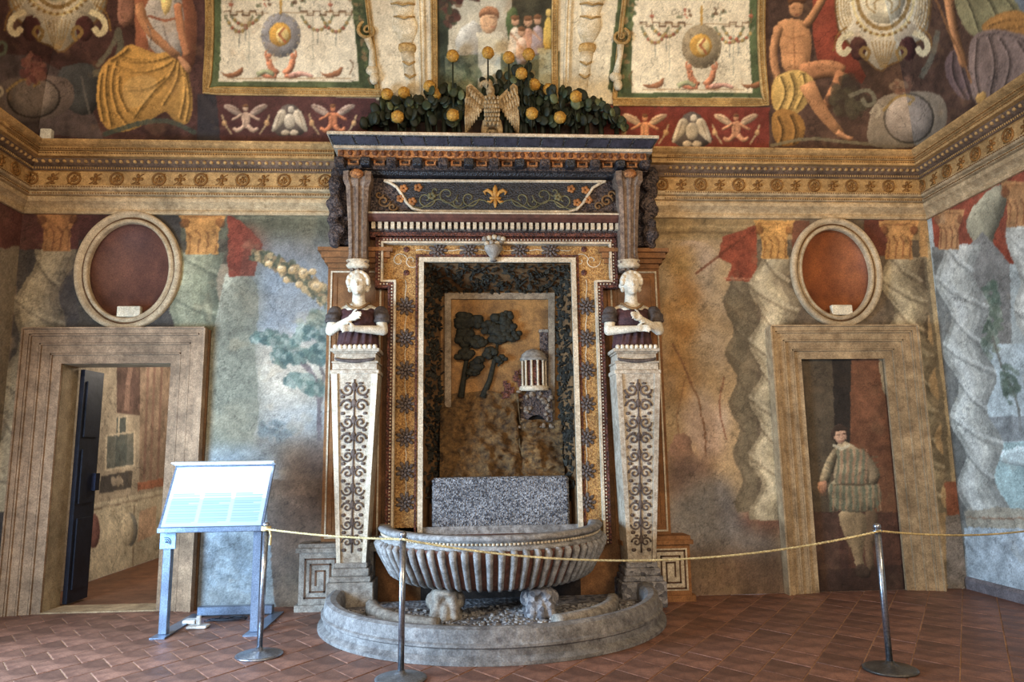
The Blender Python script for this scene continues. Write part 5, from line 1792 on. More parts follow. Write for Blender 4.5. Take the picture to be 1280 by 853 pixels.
# upper mouldings
x0, x1 = hw(215, -.36, 438, 803)
MB().sweep([(x0, -.3), (x1, -.3)], [(-.2, zz(220, -.34)), (.04, zz(220, -.34)), (.065, zz(216, -.36)), (.05, zz(212, -.36)), (-.2, zz(212, -.36))]).build('blue_moulding', BLUM, ft)
x0, x1 = hw(203, -.42, 418, 812)
MB().box(x0 + .02, x1 - .02, -.40, -.05, zz(212, -.42), zz(198, -.42)).build('modillion_ground', BRICKD, ft)
for i in range(13):
    xm = x0 + .06 + (x1 - x0 - .12) * i / 12
    md = MB().bbox(xm - .05, xm + .05, -.50, -.38, zz(209, -.46), zz(199, -.46), .012).build('modillion', BLUM if i % 2 else BRICKD, ft)
    if i < 12:
        xn = xm + (x1 - x0 - .12) / 24
        MB().strip([(xn - .055, zz(208, -.42)), (xn + .055, zz(208, -.42)), (xn + .055, zz(201, -.42)), (xn - .055, zz(201, -.42))], [(xn - .035, zz(206.5, -.42)), (xn + .035, zz(206.5, -.42)), (xn + .035, zz(202.5, -.42)), (xn - .035, zz(202.5, -.42))], -.43, -.39).build('coffer_frame', ORNM, ft)
x0, x1 = hw(192, -.5, 422, 808)
ob = MB().box(x0, x1, -.49, -.05, zz(198, -.5), zz(188, -.5)).build('orange_course', ORNM, ft)
BOSS = MB().ball((0, 0, 0), (.024, .022, .03), 7, 5).mesh('boss', mat('boss_brown', (108, 66, 40), (70, 42, 30), 20, .7, .3), True)
k = 38
for i in range(k):
    link('boss', BOSS, ob, Vector((x0 + (x1 - x0) * (i + .5) / k, -.495, zz(193, -.5))) - wloc(ft))
x0, x1 = hw(186, -.52, 417, 815)
MB().box(x0, x1, -.53, -.05, zz(188, -.52), zz(184, -.52)).build('white_fillet', WHIM, ft)
t0, t1 = hw(170, -.6, 410, 822)
b0, b1 = hw(184, -.53, 418, 814)
zA, zB = zz(184, -.53), zz(171, -.6)
MB().add([(b0, -.53, zA), (b1, -.53, zA), (b1, -.05, zA), (b0, -.05, zA), (t0, -.6, zB), (t1, -.6, zB), (t1, -.05, zB), (t0, -.05, zB)],
         [(0, 3, 2, 1), (4, 5, 6, 7), (0, 1, 5, 4), (1, 2, 6, 5), (2, 3, 7, 6), (3, 0, 4, 7)]).build('blue_cornice', BLUM, ft)
nb = 14
for i in range(nb):
    f0, f1 = (i + .06) / nb, (i + .94) / nb
    B = lambda f, g: Vector((b0 + (b1 - b0) * f, -.53, zA)).lerp(Vector((t0 + (t1 - t0) * f, -.6, zB)), g)
    vs_ = [B(f0, .14), B(f1, .14), B(f1, .86), B(f0, .86)]
    nrm = Vector((0, -.9, -.3)) * .012
    MB().add(vs_ + [q + nrm for q in vs_], [(0, 3, 2, 1), (4, 5, 6, 7), (0, 1, 5, 4), (1, 2, 6, 5), (2, 3, 7, 6), (3, 0, 4, 7)]).build('blue_tile', mat('blue_slab', (62, 62, 74), (38, 38, 48), 14, .45, .3), ft)
MB().box(t0 - .01, t1 + .01, -.615, -.05, zB, zB + .03).build('top_fillet', WHIM, ft)
MB().box(t0 + .05, t1 - .05, -.58, -.05, zB + .03, zB + .05).build('top_slab', BROWN, ft)
ZTOP = zB + .05

# ---- fluted consoles over the herms, dark festoons beside them
FLUT = mat('fluted_stone', (150, 128, 108), (84, 66, 58), 26, .8, .6)
for s in (-1, 1):
    cb = at(446 if s < 0 else 788, 336, -.36)
    ct = at(446 if s < 0 else 787, 213, -.46)
    cs = MB()
    for i, (f, wd, dp) in enumerate(((0, .085, .1), (.1, .1, .14), (.2, .085, .15), (.7, .10, .19), (.88, .115, .22), (.94, .135, .25), (1.0, .13, .24))):
        pass
    sec = []
    for f, wd, yo in ((0, .08, -.30), (.08, .10, -.36), (.16, .088, -.35), (.5, .095, -.39), (.85, .115, -.43), (.9, .14, -.46), (1, .14, -.46)):
        x, z = cb.x + (ct.x - cb.x) * f, cb.z + (ct.z - cb.z) * f
        sec += [(x - wd, -.1, z), (x - wd, yo + .02, z), (x - wd * .6, yo, z), (x - wd * .45, yo + .025, z), (x - wd * .2, yo + .025, z), (x - wd * .1, yo - .005, z), (x + wd * .1, yo - .005, z), (x + wd * .2, yo + .025, z), (x + wd * .45, yo + .025, z), (x + wd * .6, yo, z), (x + wd, yo + .02, z), (x + wd, -.1, z)]
    cs.loops(sec, 12, 7)
    cn = cs.build('console', FLUT, ft)
    MB().ball((ct.x, -.47, ct.z - .04), (.07, .05, .05), 10, 7).build('console_flower', ORNM, cn, True)
    MB().lathe([(.10, 0), (.12, .03), (.10, .05), (.12, .08)], (cb.x, -.3, cb.z + .02), 14, sy=.7).build('console_collar', WHIM, cn, True)
    fe = MB()
    for i in range(26):
        f = i / 25
        u = (421 if s < 0 else 812) + (3 * math.sin(i))
        q = at(u, 214 + 92 * f, -.22)
        r = .055 + .03 * math.sin(f * PI * 3) ** 2
        fe.ball((q.x + rl.uniform(-.03, .03), q.y + rl.uniform(-.04, .02), q.z), (r, r * .8, r * .8), 7, 6)
    fe.box(*sorted((cb.x - s * .0, cb.x + s * .32)), -.18, -.05, zz(306, -.2), zz(214, -.2))
    remesh('side_festoon', fe, BRICKD, ft, .016, 1)

# ------------------------------------------------------------------ herms
FLESH = mat('white_marble', (232, 222, 202), (196, 182, 158), 10, .5, .1)
TUNIC = mat('maroon_tunic', (92, 58, 58), (58, 38, 40), 18, .7, .5)
SLEEV = mat('grey_brown_sleeve', (104, 92, 86), (62, 54, 52), 18, .7, .5)
SHAFT = mat('herm_stone', (206, 194, 174), (150, 132, 112), 20, .8, .4)
for s, lab in ((-1, 'white marble herm with folded arms between the lectern and the niche'), (1, 'white marble herm with folded arms on the side of the painted page')):
    hx = at(445, 400, -.35).x + .015 if s < 0 else at(791, 400, -.35).x
    hy = -.31
    h = thing('herm', (hx, hy, 0), lab, 'statue', 'herms flanking the niche')
    Z = lambda v: zz(v, -.36, 445 if s < 0 else 791)
    zh = Z(354)
    zsh, zw = Z(384), Z(432)
    fl = MB()
    k = zsh
    fl.ball((hx, hy - .02, zh), (.088, .105, .13), 14, 10)                    # skull
    fl.ball((hx, hy - .06, zh - .05), (.066, .07, .085), 12, 8)                # jaw
    capsule(fl, (hx, hy, zh - .06), (hx, hy + .01, zsh + .0), .058, .072)
    for q in (-1, 1):
        capsule(fl, (hx + q * .03, hy + .02, zsh + .03), (hx + q * .15, hy + .02, zsh - .03), .045, .05)
    fl.ball((hx, hy + .0, zsh - .03), (.15, .09, .06), 12, 8)
    fl.ball((hx, hy - .128, zh - .028), (.014, .022, .02), 8, 6)               # nose
    fl.tube([(hx, hy - .108, zh + .03), (hx, hy - .132, zh - .025)], [.009, .014], 6)
    for q in (-1, 1):
        fl.ball((hx + q * .035, hy - .105, zh + .022), (.026, .016, .008), 8, 6)     # brow
        fl.ball((hx + q * .034, hy - .100, zh + .002), (.017, .014, .011), 8, 6)     # eye
        fl.ball((hx + q * .04, hy - .09, zh - .045), (.024, .024, .024), 8, 6)
        fl.ball((hx + q * .088, hy - .01, zh - .01), (.012, .022, .03), 8, 6)
    fl.ball((hx, hy - .118, zh - .07), (.024, .014, .007), 8, 6)
    fl.ball((hx, hy - .114, zh - .084), (.02, .014, .008), 8, 6)
    fl.ball((hx, hy - .105, zh - .108), (.024, .022, .02), 8, 6)
    el = {}
    for q in (-1, 1):
        sh = Vector((hx + q * .215, hy, zsh - .05))
        eb = Vector((hx + q * .255, hy - .07, Z(414)))
        wr_ = Vector((hx + q * .05, hy - .195, Z(403))) if q * s > 0 else Vector((hx + q * .01, hy - .185, Z(414)))
        capsule(fl, sh, eb, .062, .052)
        capsule(fl, eb, wr_, .05, .034)
        dirv = (wr_ - eb).normalized()
        pal = wr_ + dirv * .05
        fl.ball(pal, (.052, .026, .038), 10, 7)
        for i in range(4):
            b0_ = pal + dirv * .03 + Vector((0, -.004, .027 - .018 * i))
            ln = (.06, .068, .064, .05)[i]
            md_ = b0_ + dirv * ln * .55 + Vector((0, -.006, -.004))
            tp = md_ + dirv * ln * .5 + Vector((0, .012, -.012))
            capsule(fl, b0_, md_, .0105, .0095, 8)
            capsule(fl, md_, tp, .0095, .008, 8)
        tb_ = pal - dirv * .02 + Vector((0, -.01, .035))
        capsule(fl, tb_, tb_ + dirv * .035 + Vector((0, -.012, .022)), .012, .010, 8)
        capsule(fl, tb_ + dirv * .035 + Vector((0, -.012, .022)), tb_ + dirv * .065 + Vector((0, -.008, .02)), .010, .008, 8)
    remesh('figure', fl, FLESH, h, .0075, 3)
    hr = MB()
    hr.ball((hx, hy + .012, zh + .04), (.104, .11, .105), 14, 9)
    for i in range(22):
        a = PI * (-.05 + 1.1 * i / 21)
        hr.ball((hx + .098 * math.cos(a), hy - .05 + .012 * math.sin(i * 2.1), zh + .012 + .098 * math.sin(a)), (.026, .032, .026), 7, 6)
    for q in (-1, 1):
        for i in range(3):
            hr.ball((hx + q * (.092 + .008 * math.sin(i * 2)), hy - .01 + .02 * (i % 2), zh + .03 - .045 * i), (.024, .032, .03), 7, 6)
    hair = remesh('hair', hr, FLESH, h, .009, 1)
    tn = MB()
    tn.ball((hx, hy + .02, (zsh + zw) / 2), (.20, .125, (zsh - zw) * .62), 16, 12)
    tn.ball((hx, hy - .03, zsh - .13), (.17, .11, .12), 14, 9)
    tn.ball((hx, hy + .02, zsh - .05), (.22, .10, .07), 14, 9)
    tn.lathe([(.18, 0), (.21, .03), (.2, .08), (.19, .16)], (hx, hy + .02, zw - .03), 20, sy=.62)
    for i in range(9):
        a = PI + PI * i / 8
        tn.tube([(hx + .2 * math.cos(a), hy + .02 + .125 * math.sin(a), zw - .02), (hx + .17 * math.cos(a + .15), hy + .02 + .13 * math.sin(a + .15), zw + .16)], .018, 6)
    remesh('tunic', tn, TUNIC, h, .010, 1)
    for q in (-1, 1):
        sl = MB()
        sl.ball((hx + q * .225, hy - .005, zsh - .065), (.078, .085, .085), 12, 8)
        sl.lathe([(.078, 0), (.084, .02), (.074, .04), (.08, .07), (.07, .09)], (hx + q * .24, hy - .035, zsh - .16), 16)
        remesh('sleeve', sl, SLEEV, h, .010, 1)
    cl = MB().tube([(hx + .11 * math.cos(a), hy - .03 + .085 * math.sin(a), zsh + .005 + .035 * math.cos(2 * a)) for a in (2 * PI * i / 20 for i in range(21))], .014, 6)
    cl.build('collar', mat('ochre_collar', (158, 120, 76), (112, 80, 50), 20, .7, .3), h, True)
    # capital block
    z1c, z2c = Z(437), Z(469)
    H = z1c - z2c
    cap = MB()
    for f0, f1, ww, dd in ((0, .14, .235, .16), (.14, .2, .215, .145), (.2, .5, .20, .135), (.5, .58, .225, .15), (.58, .84, .215, .145), (.84, 1.0, .235, .16)):
        cap.bbox(hx - ww, hx + ww, hy - dd, hy + .18, z1c - H * f1, z1c - H * f0, .006)
    cap = cap.build('capital', SHAFT, h)
    eg = MB()
    for i in range(9):
        eg.ball((hx - .19 + .38 * i / 8, hy - .15, z1c + .012), (.024, .026, .026), 7, 5)
    tag(eg.build('egg_row', FLESH, cap, True), kind='stuff')
    gar = MB().tube([(hx + .19 * math.cos(a), hy - .15, z2c + H * .62 + .04 * math.sin(a) * .8) for a in (PI + PI * i / 12 for i in range(13))], [.008 + .012 * math.sin(PI * i / 12) for i in range(13)], 6)
    gar.build('capital_garland', SLEEV, cap, True)
    # tapering shaft
    zt_, zb2 = z2c, Z(702)
    wt, wb_ = .222, .135
    cxb = (at(440, 700, -.4).x if s < 0 else at(801, 700, -.4).x)
    sec = []
    for f in (0, 1):
        x, wd, z = hx + (cxb - hx) * f, wt + (wb_ - wt) * f, zt_ + (zb2 - zt_) * f
        dp = .15 - .03 * f
        sec += [(x - wd, hy + .18, z), (x - wd, hy - dp, z), (x + wd, hy - dp, z), (x + wd, hy + .18, z)]
    sh_ = MB().loops(sec, 4, 2).build('shaft', SHAFT, h)
    S_ = lambda a, f, o=0.0: (hx + (cxb - hx) * f + a * (wt + (wb_ - wt) * f), hy - .15 + .03 * f - o, zt_ + (zb2 - zt_) * f)
    for a0, a1 in ((-1, -.74), (.74, 1)):
        pv = [S_(a0, .0), S_(a1, .0), S_(a1, 1), S_(a0, 1)]
        MB().add(pv + [(x, y - .022, z) for x, y, z in pv], [(4, 5, 6, 7), (0, 1, 5, 4), (1, 2, 6, 5), (2, 3, 7, 6), (3, 0, 4, 7)]).build('shaft_border', FLESH if s < 0 else SHAFT, sh_)
    # vine scroll in relief
    vn = MB()
    SCROLL = 10
    for i in range(SCROLL):
        f = .04 + .90 * i / SCROLL
        for q in (-1, 1):
            cc = S_(q * .32, f + .045, .006)
            vn.tube([(x, cc[1], z) for x, z in spiral(cc[0], cc[2], .068 * (1 - .35 * f), 1.3, PI / 2 - q * PI / 2, q if i % 2 else -q, 16)], .011 * (1 - .3 * f), 5)
            l1 = S_(q * .52, f + .085, .006)
            vn.ball(l1, (.022, .008, .018), 6, 5)
            vn.ball(S_(q * .28, f + .012, .006), (.026 * (1 - .3 * f), .008, .012), 6, 5)
        cm_ = S_(0, f + .03, .006)
        vn.ball(cm_, (.028 * (1 - .3 * f), .012, .045), 7, 6)
    vn.tube([S_(0, .03 + .92 * i / 12, .004) for i in range(13)], .009, 5)
    vn.build('vine_relief', mat('vine_dark', (112, 96, 86), (70, 58, 54), 20, .8, .3), sh_, True)
    # foot blocks
    zf = zb2
    bs = MB()
    for za_, zb3, ww, dd in ((zf - .05, zf, .15, .14), (zf - .12, zf - .05, .17, .16), (zf - .17, zf - .12, .19, .18), (0.0, zf - .17, .215, .20)):
        bs.bbox(cxb - ww, cxb + ww, hy - dd, hy + .15, za_, zb3, .008)
    bs.build('foot_block', STON if s < 0 else GREYS, h)

# ------------------------------------------------------------------ shell basin on carved feet
BASN = mat('basin_stone', (172, 169, 166), (98, 93, 91), 18, .7, .6)
BRED = mat('basin_red', (120, 78, 64), (78, 54, 48), 20, .8, .5)
cxB, cyB, rxB, ryB, zR = -.06, -.13, 1.10, 1.30, .785
bs = thing('shell_basin', (cxB, cyB - .6, .27), 'grey stone half-oval basin with fluted sides and beaded rim', 'basin')


def hell(k, z, n=48, back=0.0):
    return [(cxB + rxB * k * math.cos(PI + PI * i / n), cyB + back + ryB * k * math.sin(PI + PI * i / n), z) for i in range(n + 1)]


prof = [(.40, .29), (.72, .30), (.80, .315), (.865, .35), (.91, .45), (.955, .55), (.985, .64), (.985, .665)]
vs_ = []
for k_, z in prof:
    vs_ += hell(k_, z)
MB().loops(vs_, 49, len(prof), True, False).build('bowl', BRED, bs, True)
vs_ = []
for k_, z in ((.94, .655), (.985, .66), (.985, .69), (.955, .695), (.955, .735), (.985, .742), (.995, .765), (.98, zR), (.90, zR), (.885, .77), (.87, .70), (.84, .66), (.6, .645), (.02, .64)):
    vs_ += hell(k_, z)
MB().loops(vs_, 49, 14, False, False).build('rim', BASN, bs, True)
MB().box(cxB - 1.05, cxB + 1.05, cyB - .0, cyB + .03, .5, .74).build('basin_back', BASN, bs)
bd = MB()
for i in range(96):
    a = PI + PI * (i + .5) / 96
    bd.ball((cxB + rxB * .962 * math.cos(a), cyB + ryB * .962 * math.sin(a), .716), (.015, .015, .014), 5, 4)
tag(bd.build('bead_row', WHIM, bs, True, fix=False), kind='stuff')
NF = 34
for i in range(NF):
    a = PI + PI * (i + .5) / NF
    tn_ = Vector((-rxB * math.sin(a), ryB * math.cos(a), 0)).normalized()
    sec = []
    for k_, z, wd in ((.985, .672, .028), (1.005, .64, .034), (.975, .55, .030), (.925, .45, .027), (.875, .35, .025), (.82, .315, .02)):
        p_ = Vector((cxB + rxB * k_ * math.cos(a), cyB + ryB * k_ * math.sin(a), z))
        nr = Vector((p_.x - cxB, p_.y - cyB, 0)).normalized()
        sec += [p_ - tn_ * wd - nr * .02, p_ - tn_ * wd * .8 + nr * .016, p_ - tn_ * wd * .3 + nr * .03, p_ + tn_ * wd * .3 + nr * .03, p_ + tn_ * wd * .8 + nr * .016, p_ + tn_ * wd - nr * .02]
    MB().loops(sec, 6, 6).build('flute', BASN, bs, True)
jet = MB().lathe([(.02, 0), (.02, .02), (.008, .03), (.008, .08), (.012, .085)], (cxB + .0, -1.0, .64), 8).build('water_jet', mat('lead', (150, 150, 152), (120, 120, 122), 10, .4, .1, .7), bs, True)
for s, u in ((-1, 557), (1, 674)):
    p = at(u, 750, -.98)
    mb = MB()
    x = p.x
    for dx, dy, z, a, b, c_ in ((0, 0, .2, .14, .16, .11), (-.07, -.12, .16, .06, .08, .07), (.0, -.14, .15, .055, .08, .07), (.07, -.12, .16, .06, .08, .07), (-.08, -.18, .115, .045, .06, .045), (0, -.20, .115, .045, .06, .045), (.08, -.18, .115, .045, .06, .045),
                                (-.06, -.12, .25, .05, .05, .05), (.06, -.12, .25, .05, .05, .05), (0, .06, .24, .15, .16, .09), (0, -.06, .29, .12, .12, .04), (-.12, -.03, .22, .05, .08, .07), (.12, -.03, .22, .05, .08, .07)):
        mb.ball((x + dx, -.98 + dy, z), (a, b, c_), 10, 7)
    mb.box(x - .14, x + .14, -1.14, -.80, .075, .12)
    fo = tag(link('basin_foot', None, None, (x, -.98, .08)), 'carved stone paw foot under the %s end of the basin' % ('lectern' if s < 0 else 'painted-page'), 'support', 'carved feet under the basin')
    remesh('paw', mb, STON if s < 0 else GREYS, fo, .014, 1)

# ------------------------------------------------------------------ low oval pool on the floor
KERB = mat('kerb_stone', (144, 141, 138), (88, 84, 84), 14, .65, .5)
pool = thing('floor_pool', (-.06, -1.2, 0), 'low grey stone oval pool kerb on the tiled floor', 'pool')
cxK, cyK = -.06, -.66
pth = [(-1.50, -.26), (-1.56, -.45)] + [(cxK + 1.50 * math.cos(PI + PI * i / 90), cyK + 1.47 * math.sin(PI + PI * i / 90)) for i in range(91)] + [(1.46, -.42), (1.42, -.26)]
MB().sweep(pth, [(-.16, 0), (.03, 0), (.03, .025), (.0, .045), (-.016, .055), (-.016, .10), (.004, .112), (.004, .13), (-.014, .14), (-.022, .19), (-.035, .225), (-.07, .24), (-.12, .235), (-.15, .21), (-.16, .15)]).build('kerb', KERB, pool)
inn = [(cxK + 1.42 * math.cos(PI + PI * i / 44), cyK + 1.39 * math.sin(PI + PI * i / 44)) for i in range(45)] + [(1.36, -.28), (-1.48, -.28)]
gp = MB()
rg = random.Random(8)
NQ = 44
ring = []
for k_ in (1.0, .82, .64, .46, .28, .1):
    ring += [(cxK + (x - cxK) * k_, -.72 + (y + .72) * k_, .085 + rg.uniform(-.012, .012)) for x, y in inn]
gp.loops(ring, len(inn), 6)
gp.build('pebble_bed', GREYS, pool, False)
pb = MB()
for k in range(900):
    a, r = rg.random() * PI + PI, math.sqrt(rg.random())
    pb.ball((cxK + 1.30 * r * math.cos(a), cyK + 1.27 * r * math.sin(a), .09), (rg.uniform(.01, .024), rg.uniform(.01, .024), .014), 5, 4)
tag(pb.build('pebbles', mat('pebble', (176, 172, 168), (92, 88, 88), 18, .7, .3), pool, False, fix=False), kind='stuff')
for a0, a1 in ((PI * 1.03, PI * 1.36), (PI * 1.64, PI * 1.97)):
    pth = [(-.06 + 1.08 * math.cos(a0 + (a1 - a0) * i / 20), -.62 + .98 * math.sin(a0 + (a1 - a0) * i / 20)) for i in range(21)]
    MB().sweep(pth, [(-.06, .07), (.06, .07), (.055, .16), (.03, .185), (-.03, .185), (-.055, .16)]).build('inner_kerb', STON, pool, True)
sm_ = MB()
for k in range(34):
    a = PI * 1.18 + rg.uniform(-.16, .16)
    r = rg.uniform(.86, 1.0)
    sm_.ball((-.06 + 1.3 * r * math.cos(a), -.62 + 1.28 * r * math.sin(a), .10), (.05, .05, .035), 6, 5)
tag(sm_.build('rubble', GREYS, pool), kind='stuff')

# ------------------------------------------------------------------ eagle on the fountain
EAGM = mat('eagle_stone', (208, 182, 138), (132, 106, 74), 34, .8, .8, dist=.02)
YE = -.42
ec = at(614, 166, YE)
eg = thing('eagle_statue', (ec.x, YE, ZTOP), 'pale stone eagle with spread wings standing on top of the fountain', 'statue')
E_ = lambda u, v, y=YE: at(u, v, y)
mb = MB()
k = .0079
for u, v, a, b, c_ in ((615, 138, 11, 11, 15), (615, 152, 10, 10, 10), (614, 126, 8, 9, 10), (613, 114, 6, 7, 9), (610, 105, 6.5, 7, 6.5)):
    p = E_(u, v)
    mb.ball(p, (a * k, b * k, c_ * k), 12, 9)
bk = [E_(606, 103), E_(601, 105), E_(600, 110)]
mb.tube(bk, [.03, .022, .006], 8)
for s in (-1, 1):
    mb.tube([E_(615 + s * 6, 152), E_(615 + s * 10, 162), E_(615 + s * 10, 168)], [.05, .035, .028], 8)
    for t in (-1, 0, 1):
        p = E_(615 + s * 10 + t * 3, 168)
        mb.tube([(p.x, p.y, ZTOP + .025), (p.x + t * .02, p.y - .06, ZTOP + .012)], [.016, .008], 6)
remesh('eagle_body', mb, EAGM, eg, .011, 1)
fb = MB()
rl = random.Random(5)
for r in range(7):
    for c_ in range(7 - abs(r - 3)):
        f = (c_ + .5) / (7 - abs(r - 3)) - .5
        p = E_(615 + f * 20, 122 + r * 5.4, YE - .065 - .02 * math.cos(f * PI))
        fb.ball(p, (.016, .012, .024), 6, 5)
tag(fb.build('breast_feathers', EAGM, eg, True), kind='stuff')
tl = MB()
for i in range(5):
    a = E_(609 + 3 * i, 154, YE + .05)
    b = E_(604 + 5.5 * i, 167, YE + .05)
    tl.tube([a, (a + b) / 2, b], [.02, .026, .016], 6)
remesh('tail', tl, EAGM, eg, .012, 1)
for s in (-1, 1):
    X = lambda u, v, y: E_(615 + s * u, v, y)
    wing = MB()
    out = [(5, 124), (12, 118), (20, 110), (27, 104), (32, 108), (33, 124), (32, 146), (33, 167), (28, 160), (24, 150), (18, 140), (12, 136), (6, 134)]
    po = [(lambda p: (p.x, p.z))(X(u, v, YE)) for u, v in out]
    wing.prism(po if s > 0 else po[::-1], YE + .0, YE + .05)
    wg = wing.build('wing', EAGM, eg)
    for j, (u0, v0, u1, v1, n, ww) in enumerate(((14, 122, 27, 108, 5, .03), (16, 130, 31, 118, 6, .032))):
        for i in range(n):
            f = i / (n - 1)
            a = X(u0 + (u1 - u0) * f, v0 + (v1 - v0) * f, YE - .01)
            b = a + Vector((s * .02, .004, -.10 - .03 * j))
            MB().tube([a, a.lerp(b, .5) + Vector((0, -.012, 0)), b], [.014, .02, .007], 6).build('feather', EAGM, wg, True)
    for i in range(8):
        f = i / 7
        a = X(15 + 17 * f, 136 - 8 * f, YE - .004)
        b = X(14 + 19 * f, 141 + 25 * f ** .8, YE - .004)
        MB().tube([a, a.lerp(b, .5) + Vector((0, -.012, 0)), b], [.014, .019, .008], 6).build('feather', EAGM, wg, True)

# ------------------------------------------------------------------ prickly pears with yellow fruit either side of the eagle
CAC = [mat('cactus_dark', (44, 50, 34), (22, 28, 20), 12, .6, .2), mat('cactus_mid', (62, 72, 46), (36, 44, 30), 12, .6, .2), mat('cactus_pale', (112, 116, 78), (72, 80, 52), 12, .6, .2)]
pads = []
for m_ in CAC:
    pads.append(MB().ball((0, 0, .05), (.046, .014, .06), 9, 7).mesh('pad', m_, True))
FRM = mat('cactus_fruit', (196, 150, 62), (146, 102, 44), 18, .6, .3)
fm = MB().ball((0, 0, 0), (.066, .06, .064), 12, 9)
for i in range(10):
    a = 2.4 * i
    z = .05 - .1 * i / 9
    r = math.sqrt(max(0, .06 ** 2 - z * z))
    fm.ball((r * math.cos(a), r * math.sin(a), z), .012, 5, 4)
FRU = fm.mesh('fruit', FRM, True)
rc = random.Random(12)


def top_line(u):                                            # height of the greenery along the ledge, photo pixels
    pts = [(452, 160), (462, 146), (480, 126), (500, 122), (520, 116), (540, 110), (560, 108), (585, 112), (612, 84), (640, 78), (656, 84), (670, 100), (690, 108), (712, 110), (735, 118), (755, 128), (770, 138), (782, 164)]
    for (a, b), (c_, d_) in zip(pts[:-1], pts[1:]):
        if a <= u <= c_:
            return b + (d_ - b) * (u - a) / (c_ - a)
    return 165


for (u0, u1), n, lab, frs in (((454, 584), 150, 'dark green prickly pear with yellow fruit beside the eagle, toward the maroon niche',
                               ((484, 72 + 46), (497, 146), (537, 108), (505, 116), (566, 144), (544, 118))),
                              ((600, 662), 40, 'dark green prickly pear rising behind the stone eagle', ((566, 70), (610, 66), (636, 72))),
                              ((650, 780), 150, 'dark green prickly pear with yellow fruit beside the eagle, toward the orange niche',
                               ((661, 68), (652, 92), (668, 106), (665, 142), (700, 147), (720, 121), (686, 112)))):
    base = at((u0 + u1) / 2, 166, -.34)
    pt = thing('prickly_pear', (base.x, -.34, ZTOP), lab, 'cactus', 'prickly pears on top of the fountain')
    L0_ = Vector(pt.location)
    st = MB()
    for j in range(7):
        u = u0 + (u1 - u0) * (j + .5) / 7
        p = at(u, 166, -.34)
        q = at(u + rc.uniform(-6, 6), (top_line(u) + 166) / 2, -.33)
        st.tube([(p.x, -.34, ZTOP), ((p.x + q.x) / 2, -.33, (ZTOP + q.z) / 2), q], [.035, .028, .02], 6)
    tag(st.build('stems', CAC[0], pt, True), kind='stuff')
    for j in range(n):
        u = rc.uniform(u0, u1)
        tl_ = top_line(u)
        f = rc.random() ** .8
        v = 160 - (160 - tl_ - 6) * f
        y = rc.uniform(-.50, -.24) if v > 118 else rc.uniform(-.40, -.24)
        if 586 < u < 646 and v > 100:
            y = rc.uniform(-.26, -.16)
        y = min(y, -float(cove(cove_t(at(u, v, -.35).z + .1))[0]) - .05)
        p = at(u, v, y)
        p.z = max(p.z, ZTOP + .02)
        o = link('pad', pads[rc.choice((0, 0, 0, 1, 1, 2) if f > .5 else (0, 0, 0, 0, 1))], pt, p - L0_)
        o.rotation_euler = (rc.uniform(-.5, .4), rc.uniform(-.7, .7), rc.uniform(-.9, .9))
        o.scale = (rc.uniform(.75, 1.15),) * 3
    for u, v in frs:
        y = -.52 if v > 118 else min(-.36, -float(cove(cove_t(at(u, v, -.4).z + .08))[0]) - .09)
        p = at(u, v, y)
        o = link('fruit', FRU, pt, p - L0_)
        o.rotation_euler = (rc.random(), rc.random(), rc.random())
        w2 = at(u + 4, 160, -.32)
        MB().tube([(w2.x, -.32, ZTOP), (p.x, (y - .32) / 2, (ZTOP + p.z) / 2), (p.x, y, p.z)], [.014, .011, .008], 5).build('fruit_stem', CAC[0], pt, True)

# ------------------------------------------------------------------ information lectern
STEEL = mat('blue_grey_steel', (128, 142, 162), (104, 116, 136), 6, .35, .05, .55)
lc_ = thing('information_lectern', (-2.46, -.7, 0), 'blue-grey steel information lectern with a slanted lit text panel', 'lectern')
yA, zA_, yB_, zB_ = -1.10, .86, -.80, 1.385
xl0, xl1 = -2.865, -2.005
for x in (xl0 + .06, xl1 - .06):
    pm = MB()
    pm.bbox(x - .035, x + .035, -1.03, -.97, .012, .93, .006)
    pm.build('post', STEEL, lc_)
    pm = MB()
    pm.add([(x - .06, -1.13, 0), (x + .06, -1.13, 0), (x + .05, -.25, 0), (x - .05, -.25, 0), (x - .06, -1.13, .012), (x + .06, -1.13, .012), (x + .05, -.25, .012), (x - .05, -.25, .012)],
           [(0, 3, 2, 1), (4, 5, 6, 7), (0, 1, 5, 4), (1, 2, 6, 5), (2, 3, 7, 6), (3, 0, 4, 7)])
    pm.build('foot_plate', STEEL, lc_)
    pm = MB()
    dy, dz = yB_ - yA, zB_ - zA_
    pm.add([(x - .015, yA + dy * a + b, zA_ + dz * a + c_ - .02) for a, b, c_ in ((.02, .02, 0), (.02, .06, -.01), (.95, .06, -.01), (.95, .02, 0))] + [(x + .015, yA + dy * a + b, zA_ + dz * a + c_ - .02) for a, b, c_ in ((.02, .02, 0), (.02, .06, -.01), (.95, .06, -.01), (.95, .02, 0))],
           [(0, 1, 2, 3), (7, 6, 5, 4), (0, 4, 5, 1), (1, 5, 6, 2), (2, 6, 7, 3), (3, 7, 4, 0)])
    pm.build('panel_bracket', STEEL, lc_)
MB().bbox(xl0 + .09, xl1 - .09, -.36, -.29, .012, .09, .006).build('floor_rail', STEEL, lc_)
MB().bbox(xl0, xl1, yA - .015, yA + .015, zA_ - .025, zA_ + .02, .005).build('lower_rail', STEEL, lc_)
slope = Vector((0, yB_ - yA, zB_ - zA_))
nrm = Vector((0, -slope.z, slope.y)).normalized()
pv = []
for o in (0, -.022):
    for x, f in ((xl0, 0), (xl1, 0), (xl1, 1), (xl0, 1)):
        p = Vector((x, yA, zA_)) + slope * f + nrm * o
        pv.append(p)
